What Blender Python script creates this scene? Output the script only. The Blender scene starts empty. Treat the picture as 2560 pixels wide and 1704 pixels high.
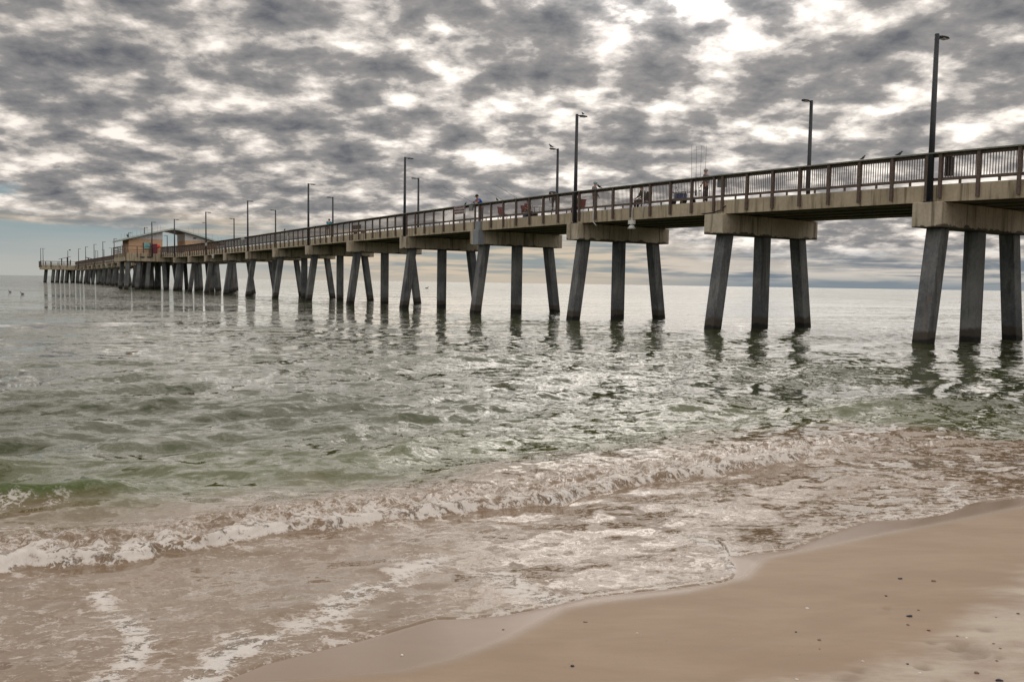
import bpy, bmesh, math, random
import numpy as np
from mathutils import Vector, Matrix

scene = bpy.context.scene
COL = scene.collection
R = math.radians

# ---------------------------------------------------------------- camera
FPX, PITCH, ROLL, EYE = 2219.3, 0.06532, 0.01565, 2.1
PW, PH = 2560.0, 1704.0
_fw = Vector((0, math.cos(PITCH), -math.sin(PITCH)))
_up = Vector((0, math.sin(PITCH), math.cos(PITCH)))
_rt = Vector((1, 0, 0))
CR = _rt * math.cos(ROLL) + _up * math.sin(ROLL)
CU = -_rt * math.sin(ROLL) + _up * math.cos(ROLL)
cam_data = bpy.data.cameras.new("camera")
cam_data.sensor_width = 36.0
cam_data.lens = FPX / PW * 36.0
cam_data.clip_start = 0.1
cam_data.clip_end = 20000
cam = bpy.data.objects.new("camera", cam_data)
COL.objects.link(cam)
M3 = Matrix((CR, CU, -_fw)).transposed()
cam.matrix_world = Matrix.Translation((0, 0, EYE)) @ M3.to_4x4()
scene.camera = cam


def ray(px, py):
    """world direction through a point of the photograph (2560 x 1704)"""
    return (_fw + CR * ((px - PW / 2) / FPX) - CU * ((py - PH / 2) / FPX)).normalized()


def at(px, py, z=0.0):
    """point of the horizontal plane z seen at that place of the photograph"""
    d = ray(px, py)
    t = (z - EYE) / d.z
    return (d.x * t, d.y * t)


# ---------------------------------------------------------------- exposure
scene.view_settings.view_transform = 'Standard'
scene.view_settings.look = 'None'
scene.view_settings.exposure = 0.13
scene.view_settings.gamma = 1.0
try:
    scene.view_settings.use_curve_mapping = False
except Exception:
    pass
scene.cycles.max_bounces = 6
scene.cycles.diffuse_bounces = 3
scene.cycles.glossy_bounces = 3
scene.cycles.transmission_bounces = 2
scene.cycles.caustics_reflective = False
scene.cycles.caustics_refractive = False
scene.cycles.sample_clamp_indirect = 6.0


# ---------------------------------------------------------------- node helper
class NT:
    def __init__(self, tree):
        self.t = tree
        self.n = tree.nodes
        self.l = tree.links

    def put(self, sock, v):
        if v is None:
            return
        if isinstance(v, bpy.types.NodeSocket):
            self.l.new(v, sock)
        else:
            if hasattr(sock, 'default_value'):
                dv = sock.default_value
                if hasattr(dv, '__len__') and not hasattr(v, '__len__'):
                    v = (v,) * len(dv)
                if hasattr(dv, '__len__') and len(dv) == 4 and len(v) == 3:
                    v = tuple(v) + (1.0,)
                sock.default_value = v

    def math(self, op, a, b=None, c=None, clamp=False):
        m = self.n.new('ShaderNodeMath')
        m.operation = op
        m.use_clamp = clamp
        self.put(m.inputs[0], a)
        self.put(m.inputs[1], b)
        self.put(m.inputs[2], c)
        return m.outputs[0]

    def add(self, a, b): return self.math('ADD', a, b)
    def sub(self, a, b): return self.math('SUBTRACT', a, b)
    def mul(self, a, b): return self.math('MULTIPLY', a, b)
    def madd(self, a, b, c): return self.math('MULTIPLY_ADD', a, b, c)

    def vmath(self, op, a, b=None, s=None):
        m = self.n.new('ShaderNodeVectorMath')
        m.operation = op
        self.put(m.inputs[0], a)
        if b is not None:
            self.put(m.inputs[1], b)
        if s is not None:
            self.put(m.inputs['Scale'], s)
        return m.outputs['Value'] if op in ('LENGTH', 'DOT_PRODUCT', 'DISTANCE') else m.outputs[0]

    def smooth(self, v, a, b, to0=0.0, to1=1.0):
        m = self.n.new('ShaderNodeMapRange')
        m.interpolation_type = 'SMOOTHSTEP'
        self.put(m.inputs[0], v)
        self.put(m.inputs[1], a)
        self.put(m.inputs[2], b)
        self.put(m.inputs[3], to0)
        self.put(m.inputs[4], to1)
        return m.outputs[0]

    def lin(self, v, a, b, to0=0.0, to1=1.0):
        m = self.n.new('ShaderNodeMapRange')
        self.put(m.inputs[0], v)
        self.put(m.inputs[1], a)
        self.put(m.inputs[2], b)
        self.put(m.inputs[3], to0)
        self.put(m.inputs[4], to1)
        return m.outputs[0]

    def mix(self, f, a, b, mode='MIX'):
        m = self.n.new('ShaderNodeMix')
        m.data_type = 'RGBA'
        m.blend_type = mode
        self.put(m.inputs[0], f)
        self.put(m.inputs[6], a)
        self.put(m.inputs[7], b)
        return m.outputs[2]

    def noise(self, vec, scale, detail=4.0, rough=0.5, dist=0.0, color=False, dims='3D'):
        m = self.n.new('ShaderNodeTexNoise')
        m.noise_dimensions = dims
        self.put(m.inputs['Vector'], vec)
        self.put(m.inputs['Scale'], scale)
        self.put(m.inputs['Detail'], detail)
        self.put(m.inputs['Roughness'], rough)
        self.put(m.inputs['Distortion'], dist)
        return m.outputs['Color'] if color else m.outputs['Fac']

    def mapping(self, vec, loc=(0, 0, 0), rot=(0, 0, 0), scale=(1, 1, 1), kind='POINT'):
        m = self.n.new('ShaderNodeMapping')
        m.vector_type = kind
        self.put(m.inputs['Vector'], vec)
        m.inputs['Location'].default_value = loc
        m.inputs['Rotation'].default_value = rot
        m.inputs['Scale'].default_value = scale
        return m.outputs[0]

    def sep(self, v):
        m = self.n.new('ShaderNodeSeparateXYZ')
        self.put(m.inputs[0], v)
        return m.outputs[0], m.outputs[1], m.outputs[2]

    def comb(self, x, y, z=0.0):
        m = self.n.new('ShaderNodeCombineXYZ')
        self.put(m.inputs[0], x)
        self.put(m.inputs[1], y)
        self.put(m.inputs[2], z)
        return m.outputs[0]

    def ramp(self, v, stops, interp='LINEAR'):
        m = self.n.new('ShaderNodeValToRGB')
        m.color_ramp.interpolation = interp
        e = m.color_ramp.elements
        while len(e) < len(stops):
            e.new(0.5)
        for i, (p, c) in enumerate(stops):
            e[i].position = p
            e[i].color = tuple(c) + ((1.0,) if len(c) == 3 else ())
        self.put(m.inputs[0], v)
        return m.outputs[0]

    def blob(self, vec, cx, cy, rx, ry, ang):
        """soft ellipse in the plane of vec, 1 at its centre"""
        p = self.mapping(vec, (cx, cy, 0), (0, 0, R(ang)), (rx, ry, 1), 'TEXTURE')
        g = self.n.new('ShaderNodeTexGradient')
        g.gradient_type = 'QUADRATIC_SPHERE'
        self.l.new(p, g.inputs[0])
        return g.outputs['Fac']


# ---------------------------------------------------------------- sky (world) and sun
SUN_AZ, SUN_EL = 10.0, 29.0      # degrees: azimuth to the right of straight ahead, height


def azel(px, py):
    d = ray(px, py)
    return math.degrees(math.atan2(d.x, d.y)), math.degrees(math.asin(d.z))


world = bpy.data.worlds.new("World")
scene.world = world
world.use_nodes = True
wt = NT(world.node_tree)
wt.n.clear()
tc = wt.n.new('ShaderNodeTexCoord')
D = tc.outputs['Generated']
dx, dy, dz = wt.sep(D)
zc = wt.math('MAXIMUM', dz, 0.0)
inv = wt.math('DIVIDE', 1.0, wt.add(zc, 0.25))
P = wt.comb(wt.mul(dx, inv), wt.mul(dy, inv), 0.0)
az = wt.mul(wt.math('ARCTAN2', dx, dy), 180 / math.pi)
el = wt.mul(wt.math('ARCSINE', dz), 180 / math.pi)
# ragged warp of the cloud masses
wn = wt.noise(P, 3.4, 5, 0.6, color=True)
wv = wt.vmath('SUBTRACT', wn, (0.5, 0.5, 0.5))
wv = wt.vmath('MULTIPLY', wv, (7.0, 3.2, 0.0))
AE = wt.vmath('ADD', wt.comb(az, el, 0.0), wv)
AEs = wt.vmath('SCALE', AE, s=1.0)
# cloud masses: x, y, half width, half height, tilt, weight (x, y on the photograph / 1.0866)
BL = [
    (170, 85, 110, 45, 8, .9), (70, 165, 110, 55, 0, .8), (345, 190, 150, 70, -12, 1.1), (575, 140, 170, 60, 4, 1.0),
    (640, 45, 260, 55, -8, .7), (860, 160, 210, 75, 6, 1.1), (330, 20, 200, 40, 0, .5), (40, 15, 120, 40, 0, .6), (1215, 55, 230, 90, 8, 1.1),
    (1290, 170, 190, 45, 10, .8), (1740, 45, 190, 70, 8, 1.1), (2070, 90, 210, 65, 18, .95), (2300, 45, 150, 60, 0, .8),
    (1730, 180, 140, 50, 10, .95), (1980, 200, 170, 34, 6, .85), (2240, 225, 190, 42, 8, 1.0), (1470, 300, 200, 42, -8, .95),
    (1120, 200, 160, 34, -4, .6), (1080, 290, 150, 30, 6, .6), (1650, 345, 170, 26, 6, .6), (2300, 150, 120, 35, 12, .7),
    (600, 265, 190, 30, -6, .6), (250, 250, 170, 28, -4, .45), (1000, 380, 260, 26, -2, .45), (1700, 390, 130, 20, 4, .4),
    (1470, 30, 90, 40, 0, .5), (1440, 205, 150, 30, 14, .6), (800, 360, 220, 24, -6, .4), (330, 320, 170, 20, 4, .25),
    (1020, 70, 45, 90, 14, -1.3), (1065, 150, 80, 45, 40, -1.2), (1400, 110, 110, 28, 26, -1.1), (1560, 135, 140, 30, -16, -.9), (1590, 25, 80, 20, -20, -.4), (1380, 40, 110, 40, 0, .7), (1640, 95, 90, 26, 20, .7), (1600, 62, 70, 22, 20, .9), (1490, 80, 60, 16, -20, .8), (1575, 165, 80, 24, 20, .8), (1690, 120, 60, 18, 0, .7), (1480, 170, 80, 30, 0, .6), (1500, 60, 90, 26, 20, .5),
    (1895, 25, 80, 26, 0, -1.1), (1580, 225, 200, 40, 24, -1.2), (1240, 245, 140, 24, 6, -1.1), (1660, 300, 150, 24, -4, -1.2),
    (2060, 245, 100, 40, 25, -1.5), (2200, 285, 200, 20, 6, -.9), (890, 225, 90, 26, 20, -1.0), (430, 130, 90, 45, -30, -.8),
    (540, 235, 80, 30, -20, -.6), (560, 310, 110, 16, 6, -.5), (1860, 310, 210, 18, 4, -.9), (700, 105, 130, 20, 6, -.7),
    (1830, 125, 120, 26, -6, -1.2), (2140, 175, 150, 22, 14, -.8), (1330, 395, 160, 22, 10, -.8), (1080, 330, 170, 18, 6, -.6), (2310, 290, 120, 24, 10, -.8),
    (60, 230, 120, 24, 0, -.35), (130, 330, 200, 20, 0, -.35), (280, 420, 260, 22, 0, -.3), (1980, 130, 90, 16, 16, -.6), (1700, 95, 130, 28, -8, -.9),
]
acc = None
for (bx, by, rx, ry, ang, w) in BL:
    a0, e0 = azel(bx * 1.0866, by * 1.0866)
    k = 1.0866 / FPX * 57.3
    g = wt.blob(AEs, a0, e0, rx * k * 1.25, ry * k * 1.45, ang)
    acc = wt.mul(g, w) if acc is None else wt.madd(g, w, acc)
n1 = wt.noise(P, 7.6, 8, 0.55, 0.1)
n2 = wt.noise(wt.mapping(P, (3.1, 7.7, 0), (0, 0, R(20)), (1.0, 1.2, 1)), 2.6, 3, 0.5, 0.3)
n3 = wt.noise(P, 20.0, 6, 0.6, 0.3)
dens = wt.madd(wt.sub(n1, 0.5), 2.6, 0.455)
dens = wt.madd(wt.sub(n2, 0.5), 0.9, dens)
dens = wt.madd(wt.sub(n3, 0.5), 0.55, dens)
dens = wt.madd(acc, 0.33, dens)
# brightness of thin cloud grows towards the sun
sd = Vector((math.sin(R(SUN_AZ)) * math.cos(R(SUN_EL)), math.cos(R(SUN_AZ)) * math.cos(R(SUN_EL)), math.sin(R(SUN_EL))))
sdot = wt.vmath('DOT_PRODUCT', D, tuple(sd))
prox = wt.smooth(sdot, 0.80, 1.0)
glow = wt.math('POWER', wt.smooth(sdot, 0.955, 1.0), 1.5)
thin = wt.mix(prox, (0.96, 0.88, 0.80), (1.25, 1.17, 1.06))
lit = wt.mix(prox, (0.45, 0.415, 0.385), (0.58, 0.535, 0.50))
mid = wt.mix(prox, (0.27, 0.26, 0.255), (0.32, 0.305, 0.295))
dark = wt.mix(prox, (0.100, 0.108, 0.128), (0.140, 0.146, 0.160))
c1 = wt.mix(wt.smooth(dens, -0.08, 0.42), thin, lit)
c2 = wt.mix(wt.smooth(dens, 0.35, 0.57), c1, mid)
cloud = wt.mix(wt.lin(dens, 0.54, 1.15), c2, dark)
# low, far decks: streaks flattened by distance
st = wt.noise(wt.comb(wt.mul(az, 0.075), wt.mul(el, 1.15), 0.0), 1.0, 6, 0.55, 0.3)
st2 = wt.noise(wt.comb(wt.mul(az, 0.22), wt.mul(el, 3.2), 2.0), 1.0, 5, 0.6, 0.4)
sv = wt.madd(wt.sub(st2, 0.5), 0.8, wt.madd(wt.sub(st, .5), 1.3, .5))
right = wt.smooth(az, 2.0, 16.0)
lo_bright = wt.mix(right, (0.60, 0.50, 0.38), (0.58, 0.53, 0.47))
lo_dark = wt.mix(right, (0.27, 0.30, 0.30), (0.17, 0.205, 0.24))
low = wt.mix(wt.smooth(sv, 0.34, 0.66), lo_bright, lo_dark)
lowmix = wt.smooth(wt.madd(wt.sub(n2, .5), 2.0, el), wt.mix(right,(2.4,)*3,(.8,)*3), wt.mix(right,(4.2,)*3,(3.0,)*3))
col = wt.mix(lowmix, low, cloud)
# haze right at the horizon
hz = wt.mix(right, (0.50, 0.44, 0.36), (0.21, 0.25, 0.28))
hzl = wt.smooth(az, -24.0, -12.0)
hz = wt.mix(hzl, (0.43, 0.42, 0.40), hz)
col = wt.mix(wt.smooth(el, 0.1, 0.9, 0.85, 0.0), col, hz)
col = wt.vmath('SCALE', col, s=wt.madd(wt.mul(glow, wt.smooth(dens, .95, .35, .25, 1.0)), 3.4, 1.0))
col = wt.vmath('SCALE', col, s=wt.math('MAXIMUM', wt.smooth(dy, .2, -.6, 1.0, 2.1), wt.smooth(dz, .58, .85, 1.0, 1.9)))  # unseen sky behind the camera and overhead brightened as added fill light
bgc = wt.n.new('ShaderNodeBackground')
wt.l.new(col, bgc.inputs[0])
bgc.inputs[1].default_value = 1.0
# clear sky seen past the end of the cloud deck, low on the left, and through a gap
sky = wt.n.new('ShaderNodeTexSky')
sky.sky_type = 'NISHITA'
sky.sun_disc = False
sky.sun_elevation = R(SUN_EL)
sky.sun_rotation = R(SUN_AZ)
sky.altitude = 0
sky.air_density = 1.0
sky.dust_density = 1.2
sky.ozone_density = 2.0
bgs = wt.n.new('ShaderNodeBackground')
veil = wt.mix(wt.smooth(el, 0.0, 3.2), (8.8, 9.0, 8.6), (4.9, 6.5, 7.2))
wt.l.new(wt.mix(0.88, sky.outputs[0], veil), bgs.inputs[0])
bgs.inputs[1].default_value = 0.05
edge = wt.madd(az, -0.045, 1.75)
edge = wt.madd(wt.sub(n1, .5), 0.25, edge)
clr = wt.math('MULTIPLY', wt.smooth(wt.sub(edge, el), -0.12, 0.18), wt.smooth(az, -12.0, -19.0, 0.0, 1.0))
gap = wt.blob(AEs, *azel(-10, 475), 2.6, 1.2, 0)
clr = wt.math('MAXIMUM', wt.mul(clr, 0.92), wt.smooth(gap, 0.1, 0.7))
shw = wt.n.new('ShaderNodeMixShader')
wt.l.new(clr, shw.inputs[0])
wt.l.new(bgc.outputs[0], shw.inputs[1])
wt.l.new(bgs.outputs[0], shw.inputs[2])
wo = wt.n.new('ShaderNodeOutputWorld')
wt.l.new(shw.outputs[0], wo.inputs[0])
world.cycles.sampling_method = 'MANUAL'
world.cycles.sample_map_resolution = 512

sun_data = bpy.data.lights.new("sun", 'SUN')
sun_data.energy = 0.5
sun_data.angle = R(80)
sun_data.color = (1.0, 0.93, 0.84)
sun = bpy.data.objects.new("sun", sun_data)
COL.objects.link(sun)
sun.location = (40, 200, 80)
sun.rotation_euler = (-sd).to_track_quat('-Z', 'Y').to_euler()


# ---------------------------------------------------------------- materials
MATS = {}


def new_mat(name):
    m = bpy.data.materials.new(name)
    m.use_nodes = True
    t = NT(m.node_tree)
    b = t.n['Principled BSDF']
    MATS[name] = m
    return m, t, b


def geo(t):
    return t.n.new('ShaderNodeNewGeometry')


def plain(name, color, rough=0.6, metal=0.0, var=0.15, scale=6.0, spec=None):
    m, t, b = new_mat(name)
    pos = geo(t).outputs['Position']
    n = t.noise(pos, scale, 4, 0.6)
    f = t.lin(n, 0.3, 0.7, 1.0 - var, 1.0 + var)
    t.put(b.inputs['Base Color'], t.vmath('SCALE', tuple(color), s=f))
    b.inputs['Roughness'].default_value = rough
    b.inputs['Metallic'].default_value = metal
    if spec is not None:
        b.inputs['Specular IOR Level'].default_value = spec
    return m


def concrete(name, light, darkc, stain, drip=0.5, tide=False, mould=False):
    m, t, b = new_mat(name)
    pos = geo(t).outputs['Position']
    x, y, z = t.sep(pos)
    big = t.noise(pos, 0.55, 4, 0.6)
    fine = t.noise(pos, 9.0, 5, 0.65)
    st = t.noise(t.mapping(pos, scale=(3.2, 3.2, 0.22)), 1.0, 4, 0.6)
    st2 = t.noise(t.mapping(pos, scale=(9.0, 9.0, 0.5)), 1.0, 3, 0.6)
    v = t.madd(t.sub(fine, .5), .5, t.madd(t.sub(big, .5), 1.0, .5))
    c = t.mix(t.smooth(v, .25, .75), darkc, light)
    f = t.mul(t.smooth(st, .50, .68), drip)
    c = t.mix(f, c, stain)
    f2 = t.mul(t.smooth(st2, .56, .72), drip * .6)
    c = t.mix(f2, c, (stain[0] * .6, stain[1] * .62, stain[2] * .7))
    rs = t.noise(t.mapping(pos, (5, 2, 1), scale=(1.3, 1.3, 0.18)), 1.0, 3, 0.6)
    c = t.mix(t.mul(t.smooth(rs, .60, .72), .5), c, (.20, .115, .06))
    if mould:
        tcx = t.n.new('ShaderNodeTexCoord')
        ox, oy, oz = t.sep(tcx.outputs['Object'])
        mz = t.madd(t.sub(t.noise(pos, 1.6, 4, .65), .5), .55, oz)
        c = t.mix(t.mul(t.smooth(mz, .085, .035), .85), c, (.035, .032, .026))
        bs = t.noise(t.mapping(pos, (9, 4, 0), scale=(.9, .9, .12)), 1.0, 4, .65)
        c = t.mix(t.mul(t.smooth(bs, .58, .68), .62), c, (.07, .06, .045))
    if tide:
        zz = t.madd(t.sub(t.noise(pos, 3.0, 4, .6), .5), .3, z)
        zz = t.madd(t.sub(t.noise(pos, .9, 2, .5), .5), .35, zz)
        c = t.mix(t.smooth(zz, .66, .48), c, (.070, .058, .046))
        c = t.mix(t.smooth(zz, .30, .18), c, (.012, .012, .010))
    t.put(b.inputs['Base Color'], c)
    b.inputs['Roughness'].default_value = 0.85
    bp = t.n.new('ShaderNodeBump')
    bp.inputs['Strength'].default_value = 0.35
    bp.inputs['Distance'].default_value = 0.02
    t.put(bp.inputs['Height'], fine)
    t.l.new(bp.outputs[0], b.inputs['Normal'])
    return m


CONC = concrete('cap_concrete', (.60, .53, .42), (.37, .31, .23), (.15, .12, .08), .9, mould=True)
FASC = concrete('fascia_concrete', (.56, .48, .35), (.39, .325, .23), (.17, .135, .09), .9)
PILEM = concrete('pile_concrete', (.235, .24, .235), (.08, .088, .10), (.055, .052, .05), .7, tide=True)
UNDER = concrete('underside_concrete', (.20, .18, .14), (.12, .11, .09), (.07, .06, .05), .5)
PATCH = concrete('patched_concrete', (.30, .33, .36), (.22, .25, .27), (.14, .15, .15), .3)
WOOD = plain('weathered_brown_timber', (.125, .092, .076), .75, var=.35, scale=14)
RAILTOP = plain('weathered_grey_green_timber', (.20, .21, .17), .7, var=.3, scale=8)
BRONZE = plain('dark_bronze_paint', (.022, .026, .034), .4, var=.2)
GLASSY = plain('lamp_lens', (.28, .26, .26), .3)
BLACKM = plain('black_rubber', (.015, .015, .017), .6)
WHITEP = plain('white_paint', (.72, .72, .70), .5, var=.08)
GREYP = plain('grey_cabinet_paint', (.20, .21, .21), .5, var=.12)
STEEL = plain('galvanised_steel', (.33, .34, .35), .4, .6)
REDP = plain('red_plastic', (.22, .03, .03), .5)
REDBRIGHT = plain('bright_red_panel', (.75, .05, .03), .4)
MAROON = plain('maroon_panel', (.16, .015, .04), .5)
BLUEP = plain('blue_plastic', (.03, .12, .35), .45)
TEALP = plain('teal_panel', (.20, .48, .48), .4, var=.4, scale=2.5)
BRICK, _t, _b = new_mat('tan_brick')
_p = geo(_t).outputs['Position']
_br = _t.n.new('ShaderNodeTexBrick')
_x, _y, _z = _t.sep(_p)
_t.put(_br.inputs['Vector'], _t.comb(_t.add(_x, _y), _z, 0.0))
_br.inputs['Color1'].default_value = (.74, .48, .30, 1)
_br.inputs['Color2'].default_value = (.66, .41, .25, 1)
_br.inputs['Mortar'].default_value = (.5, .42, .33, 1)
_br.inputs['Scale'].default_value = 3.0
_t.put(_b.inputs['Base Color'], _br.outputs['Color'])
_b.inputs['Roughness'].default_value = .85
SIDING = plain('pale_grey_siding', (.66, .66, .68), .6, var=.08)
ROOFM = plain('green_grey_metal_roof', (.48, .56, .54), .5, 0.0, var=.1)
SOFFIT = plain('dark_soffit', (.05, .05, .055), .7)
SKIN = plain('skin', (.42, .22, .16), .55, var=.1)
SHELLW = plain('white_shell', (.72, .66, .58), .4, scale=60)
SHELLB = plain('brown_shell', (.22, .14, .10), .5, scale=60)
DARKST = plain('black_shell', (.012, .012, .018), .35, scale=60)
FEATHER = plain('dark_grey_feathers', (.035, .036, .04), .7, scale=30)
FEATHERL = plain('grey_feathers', (.16, .16, .17), .7, scale=30)


def cloth(name, c):
    return plain(name, c, .85, var=.15, scale=20)


# ---------------------------------------------------------------- mesh helpers
class MB:
    """collects shapes and links them as ONE mesh object"""

    def __init__(self):
        self.v = []
        self.f = []

    def hexa(self, c):
        """eight corners: 4 bottom (ccw seen from above) then 4 top"""
        i = len(self.v)
        self.v += [tuple(p) for p in c]
        self.f += [(i, i + 3, i + 2, i + 1), (i + 4, i + 5, i + 6, i + 7), (i, i + 1, i + 5, i + 4),
                   (i + 1, i + 2, i + 6, i + 5), (i + 2, i + 3, i + 7, i + 6), (i + 3, i, i + 4, i + 7)]
        return self

    def box(self, x0, x1, y0, y1, z0, z1):
        return self.hexa([(x0, y0, z0), (x1, y0, z0), (x1, y1, z0), (x0, y1, z0),
                          (x0, y0, z1), (x1, y0, z1), (x1, y1, z1), (x0, y1, z1)])

    def tube(self, pts, radii, n=10, cap=True, squash=1.0):
        pts = [Vector(p) for p in pts]
        if not hasattr(radii, '__len__'):
            radii = [radii] * len(pts)
        rings = []
        prev = None
        for k, p in enumerate(pts):
            if k == 0:
                d = pts[1] - pts[0]
            elif k == len(pts) - 1:
                d = pts[-1] - pts[-2]
            else:
                d = (pts[k + 1] - pts[k]).normalized() + (pts[k] - pts[k - 1]).normalized()
            d.normalize()
            if prev is None:
                a = Vector((0, 0, 1)) if abs(d.z) < .9 else Vector((1, 0, 0))
                u = d.cross(a).normalized()
            else:
                u = (prev - d * prev.dot(d)).normalized()
            w = d.cross(u)
            prev = u
            i = len(self.v)
            for q in range(n):
                an = 2 * math.pi * q / n
                self.v.append(tuple(p + u * (math.cos(an) * radii[k]) + w * (math.sin(an) * radii[k] * squash)))
            rings.append(i)
        for a, b in zip(rings, rings[1:]):
            for q in range(n):
                self.f.append((a + q, a + (q + 1) % n, b + (q + 1) % n, b + q))
        if cap:
            self.f.append(tuple(rings[0] + q for q in range(n))[::-1])
            self.f.append(tuple(rings[-1] + q for q in range(n)))
        return self

    def ball(self, c, r, n=10, m=6, sx=1, sy=1, sz=1, rot=None):
        i = len(self.v)
        c = Vector(c)

        def P_(v):
            v = Vector((v[0] * sx * r, v[1] * sy * r, v[2] * sz * r))
            if rot is not None:
                v = rot @ v
            return tuple(c + v)
        self.v.append(P_((0, 0, 1)))
        for a in range(1, m):
            th = math.pi * a / m
            for b in range(n):
                ph = 2 * math.pi * b / n
                self.v.append(P_((math.sin(th) * math.cos(ph), math.sin(th) * math.sin(ph), math.cos(th))))
        self.v.append(P_((0, 0, -1)))
        last = len(self.v) - 1
        for b in range(n):
            self.f.append((i, i + 1 + b, i + 1 + (b + 1) % n))
            self.f.append((last, last - n + (b + 1) % n, last - n + b))
        for a in range(m - 2):
            for b in range(n):
                p = i + 1 + a * n
                self.f.append((p + b, p + n + b, p + n + (b + 1) % n, p + (b + 1) % n))
        return self

    def build(self, name, mat, parent=None, smooth=False, bevel=0.0, base=None):
        """verts are in the parent's own axes; the object's origin goes to the middle of its underside"""
        vs = np.array(self.v, float)
        if base is None:
            lo, hi = vs.min(0), vs.max(0)
            base = ((lo[0] + hi[0]) / 2, (lo[1] + hi[1]) / 2, lo[2])
        vs = vs - np.array(base)
        me = bpy.data.meshes.new(name)
        me.from_pydata(vs.tolist(), [], self.f)
        me.update()
        if smooth:
            me.polygons.foreach_set('use_smooth', [True] * len(me.polygons))
        if isinstance(mat, (list, tuple)):
            for q in mat:
                me.materials.append(q)
        else:
            me.materials.append(mat)
        o = bpy.data.objects.new(name, me)
        COL.objects.link(o)
        o.location = base
        if parent is not None:
            o.parent = parent
            po = parent
            if po.get('_abs'):
                o.location = Vector(base) - Vector(po['_abs'])
            if parent.get('_abs'):
                o['_abs'] = tuple(base)
        if bevel:
            b = o.modifiers.new('edge', 'BEVEL')
            b.width = bevel
            b.segments = 2
            b.limit_method = 'ANGLE'
        return o


def empty(name, loc, rotz=0.0, absolute=False):
    o = bpy.data.objects.new(name, None)
    COL.objects.link(o)
    o.empty_display_size = .3
    o.location = loc
    o.rotation_euler = (0, 0, rotz)
    if absolute:                      # children of this one are written in world coordinates
        o['_abs'] = tuple(loc)
    return o


def tag(o, label, cat, group=None):
    o['label'] = label
    o['category'] = cat
    if group:
        o['group'] = group
    return o


def copy_tree(o, parent=None):
    c = o.copy()
    COL.objects.link(c)
    c.parent = parent
    for ch in list(o.children):
        copy_tree(ch, c)
    return c


# ---------------------------------------------------------------- the pier's line
PHI, X0, Y0, S1 = 0.61554, 15.75978, 33.00611, 10.42968
S2, S3, L2, L3 = 0.17184, -0.01018, 0.10603, -0.00493
V1, V2, V3 = 0.16002, -0.03174, 0.00157
CAPL, CAPW = 7.20, 1.15
ZT, ZB, ZRAIL, ZLAMP = 5.346, 4.410, 7.171, 11.527
AX = Vector((-math.sin(PHI), math.cos(PHI), 0))
TX = Vector((math.cos(PHI), math.sin(PHI), 0))
ORG = Vector((X0, Y0, 0))


def _main(k):
    s = S1 * k + S2 * k * k + S3 * k ** 3
    l = L2 * k * k + L3 * k ** 3
    return ORG + AX * s + TX * l, V1 * k + V2 * k * k + V3 * k ** 3


K_PLAT = 13.0
P13, DZ13 = _main(K_PLAT)
ARMD = Vector((-math.sin(R(31.6)), math.cos(R(31.6)), 0))
ARMT = Vector((math.cos(R(31.6)), math.sin(R(31.6)), 0))
ARMS = 9.65


def F(k, u, z):
    """world point: k bents along the pier, u metres across it from the near cap ends, z height"""
    if k < -2.5:
        k0 = -2.5
        c, d = _main(k0)
        c = c + AX * S1 * (k - k0)
        t = TX
    elif k <= K_PLAT:
        c, d = _main(k)
        t = TX
    else:
        s = (k - K_PLAT) * ARMS
        c = P13 + ARMD * s
        d = DZ13 - 0.0060 * s
        t = ARMT
    p = c + t * u
    return Vector((p.x, p.y, z + (d if z > 0.5 else 0)))


def pbox(mb, k0, k1, u0, u1, z0, z1):
    return mb.hexa([F(k0, u0, z0), F(k0, u1, z0), F(k1, u1, z0), F(k1, u0, z0),
                    F(k0, u0, z1), F(k0, u1, z1), F(k1, u1, z1), F(k1, u0, z1)][0:8])


def mstep(k):
    """bents per metre at k"""
    return .05 / (F(k + .05, 0, 1) - F(k, 0, 1)).length


pier = empty('fishing_pier', tuple(F(-2.5, 3.6, 0.0)), absolute=True)
tag(pier, 'long concrete fishing pier on battered piles running out over the sea', 'pier')


def build_bent(k, first=None):
    w = CAPW * mstep(k)
    cap = pbox(MB(), k, k + w, 0, CAPL, ZB, ZT).build('pile_cap', CONC, pier, bevel=.03)
    for (ut, ub) in ((.85, .18), (3.6, 3.6), (6.35, 7.05)):
        h = .30
        mk = w / 2
        dk = h * mstep(k)
        mb = MB()
        zb_, zt_ = -1.6, ZB - .01
        ubx = ut + (ub - ut) * (zt_ - zb_) / (zt_ - 0.0)
        mb.hexa([F(k + mk - dk, ubx - h, zb_), F(k + mk - dk, ubx + h, zb_), F(k + mk + dk, ubx + h, zb_), F(k + mk + dk, ubx - h, zb_),
                 F(k + mk - dk, ut - h, zt_), F(k + mk - dk, ut + h, zt_), F(k + mk + dk, ut + h, zt_), F(k + mk + dk, ut - h, zt_)])
        mb.build('pile', PILEM, cap, bevel=.035)
    return cap


for k in [-1] + list(range(0, 13)):
    build_bent(k)
# pale blue-grey patch on the near end of one cap
_mb = MB()
_w = CAPW * mstep(3)
pbox(_mb, 3 - .0025, 3 + _w * .62, -.02, .42, ZB - .01, ZT + .02)
_o = _mb.build('cap_jacket', PATCH, pier)
_o['label'] = 'blue-grey repair jacket on the cap end below the person in blue'

POSTF = .1357
N_BAY = 7


REST = MB()


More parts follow.
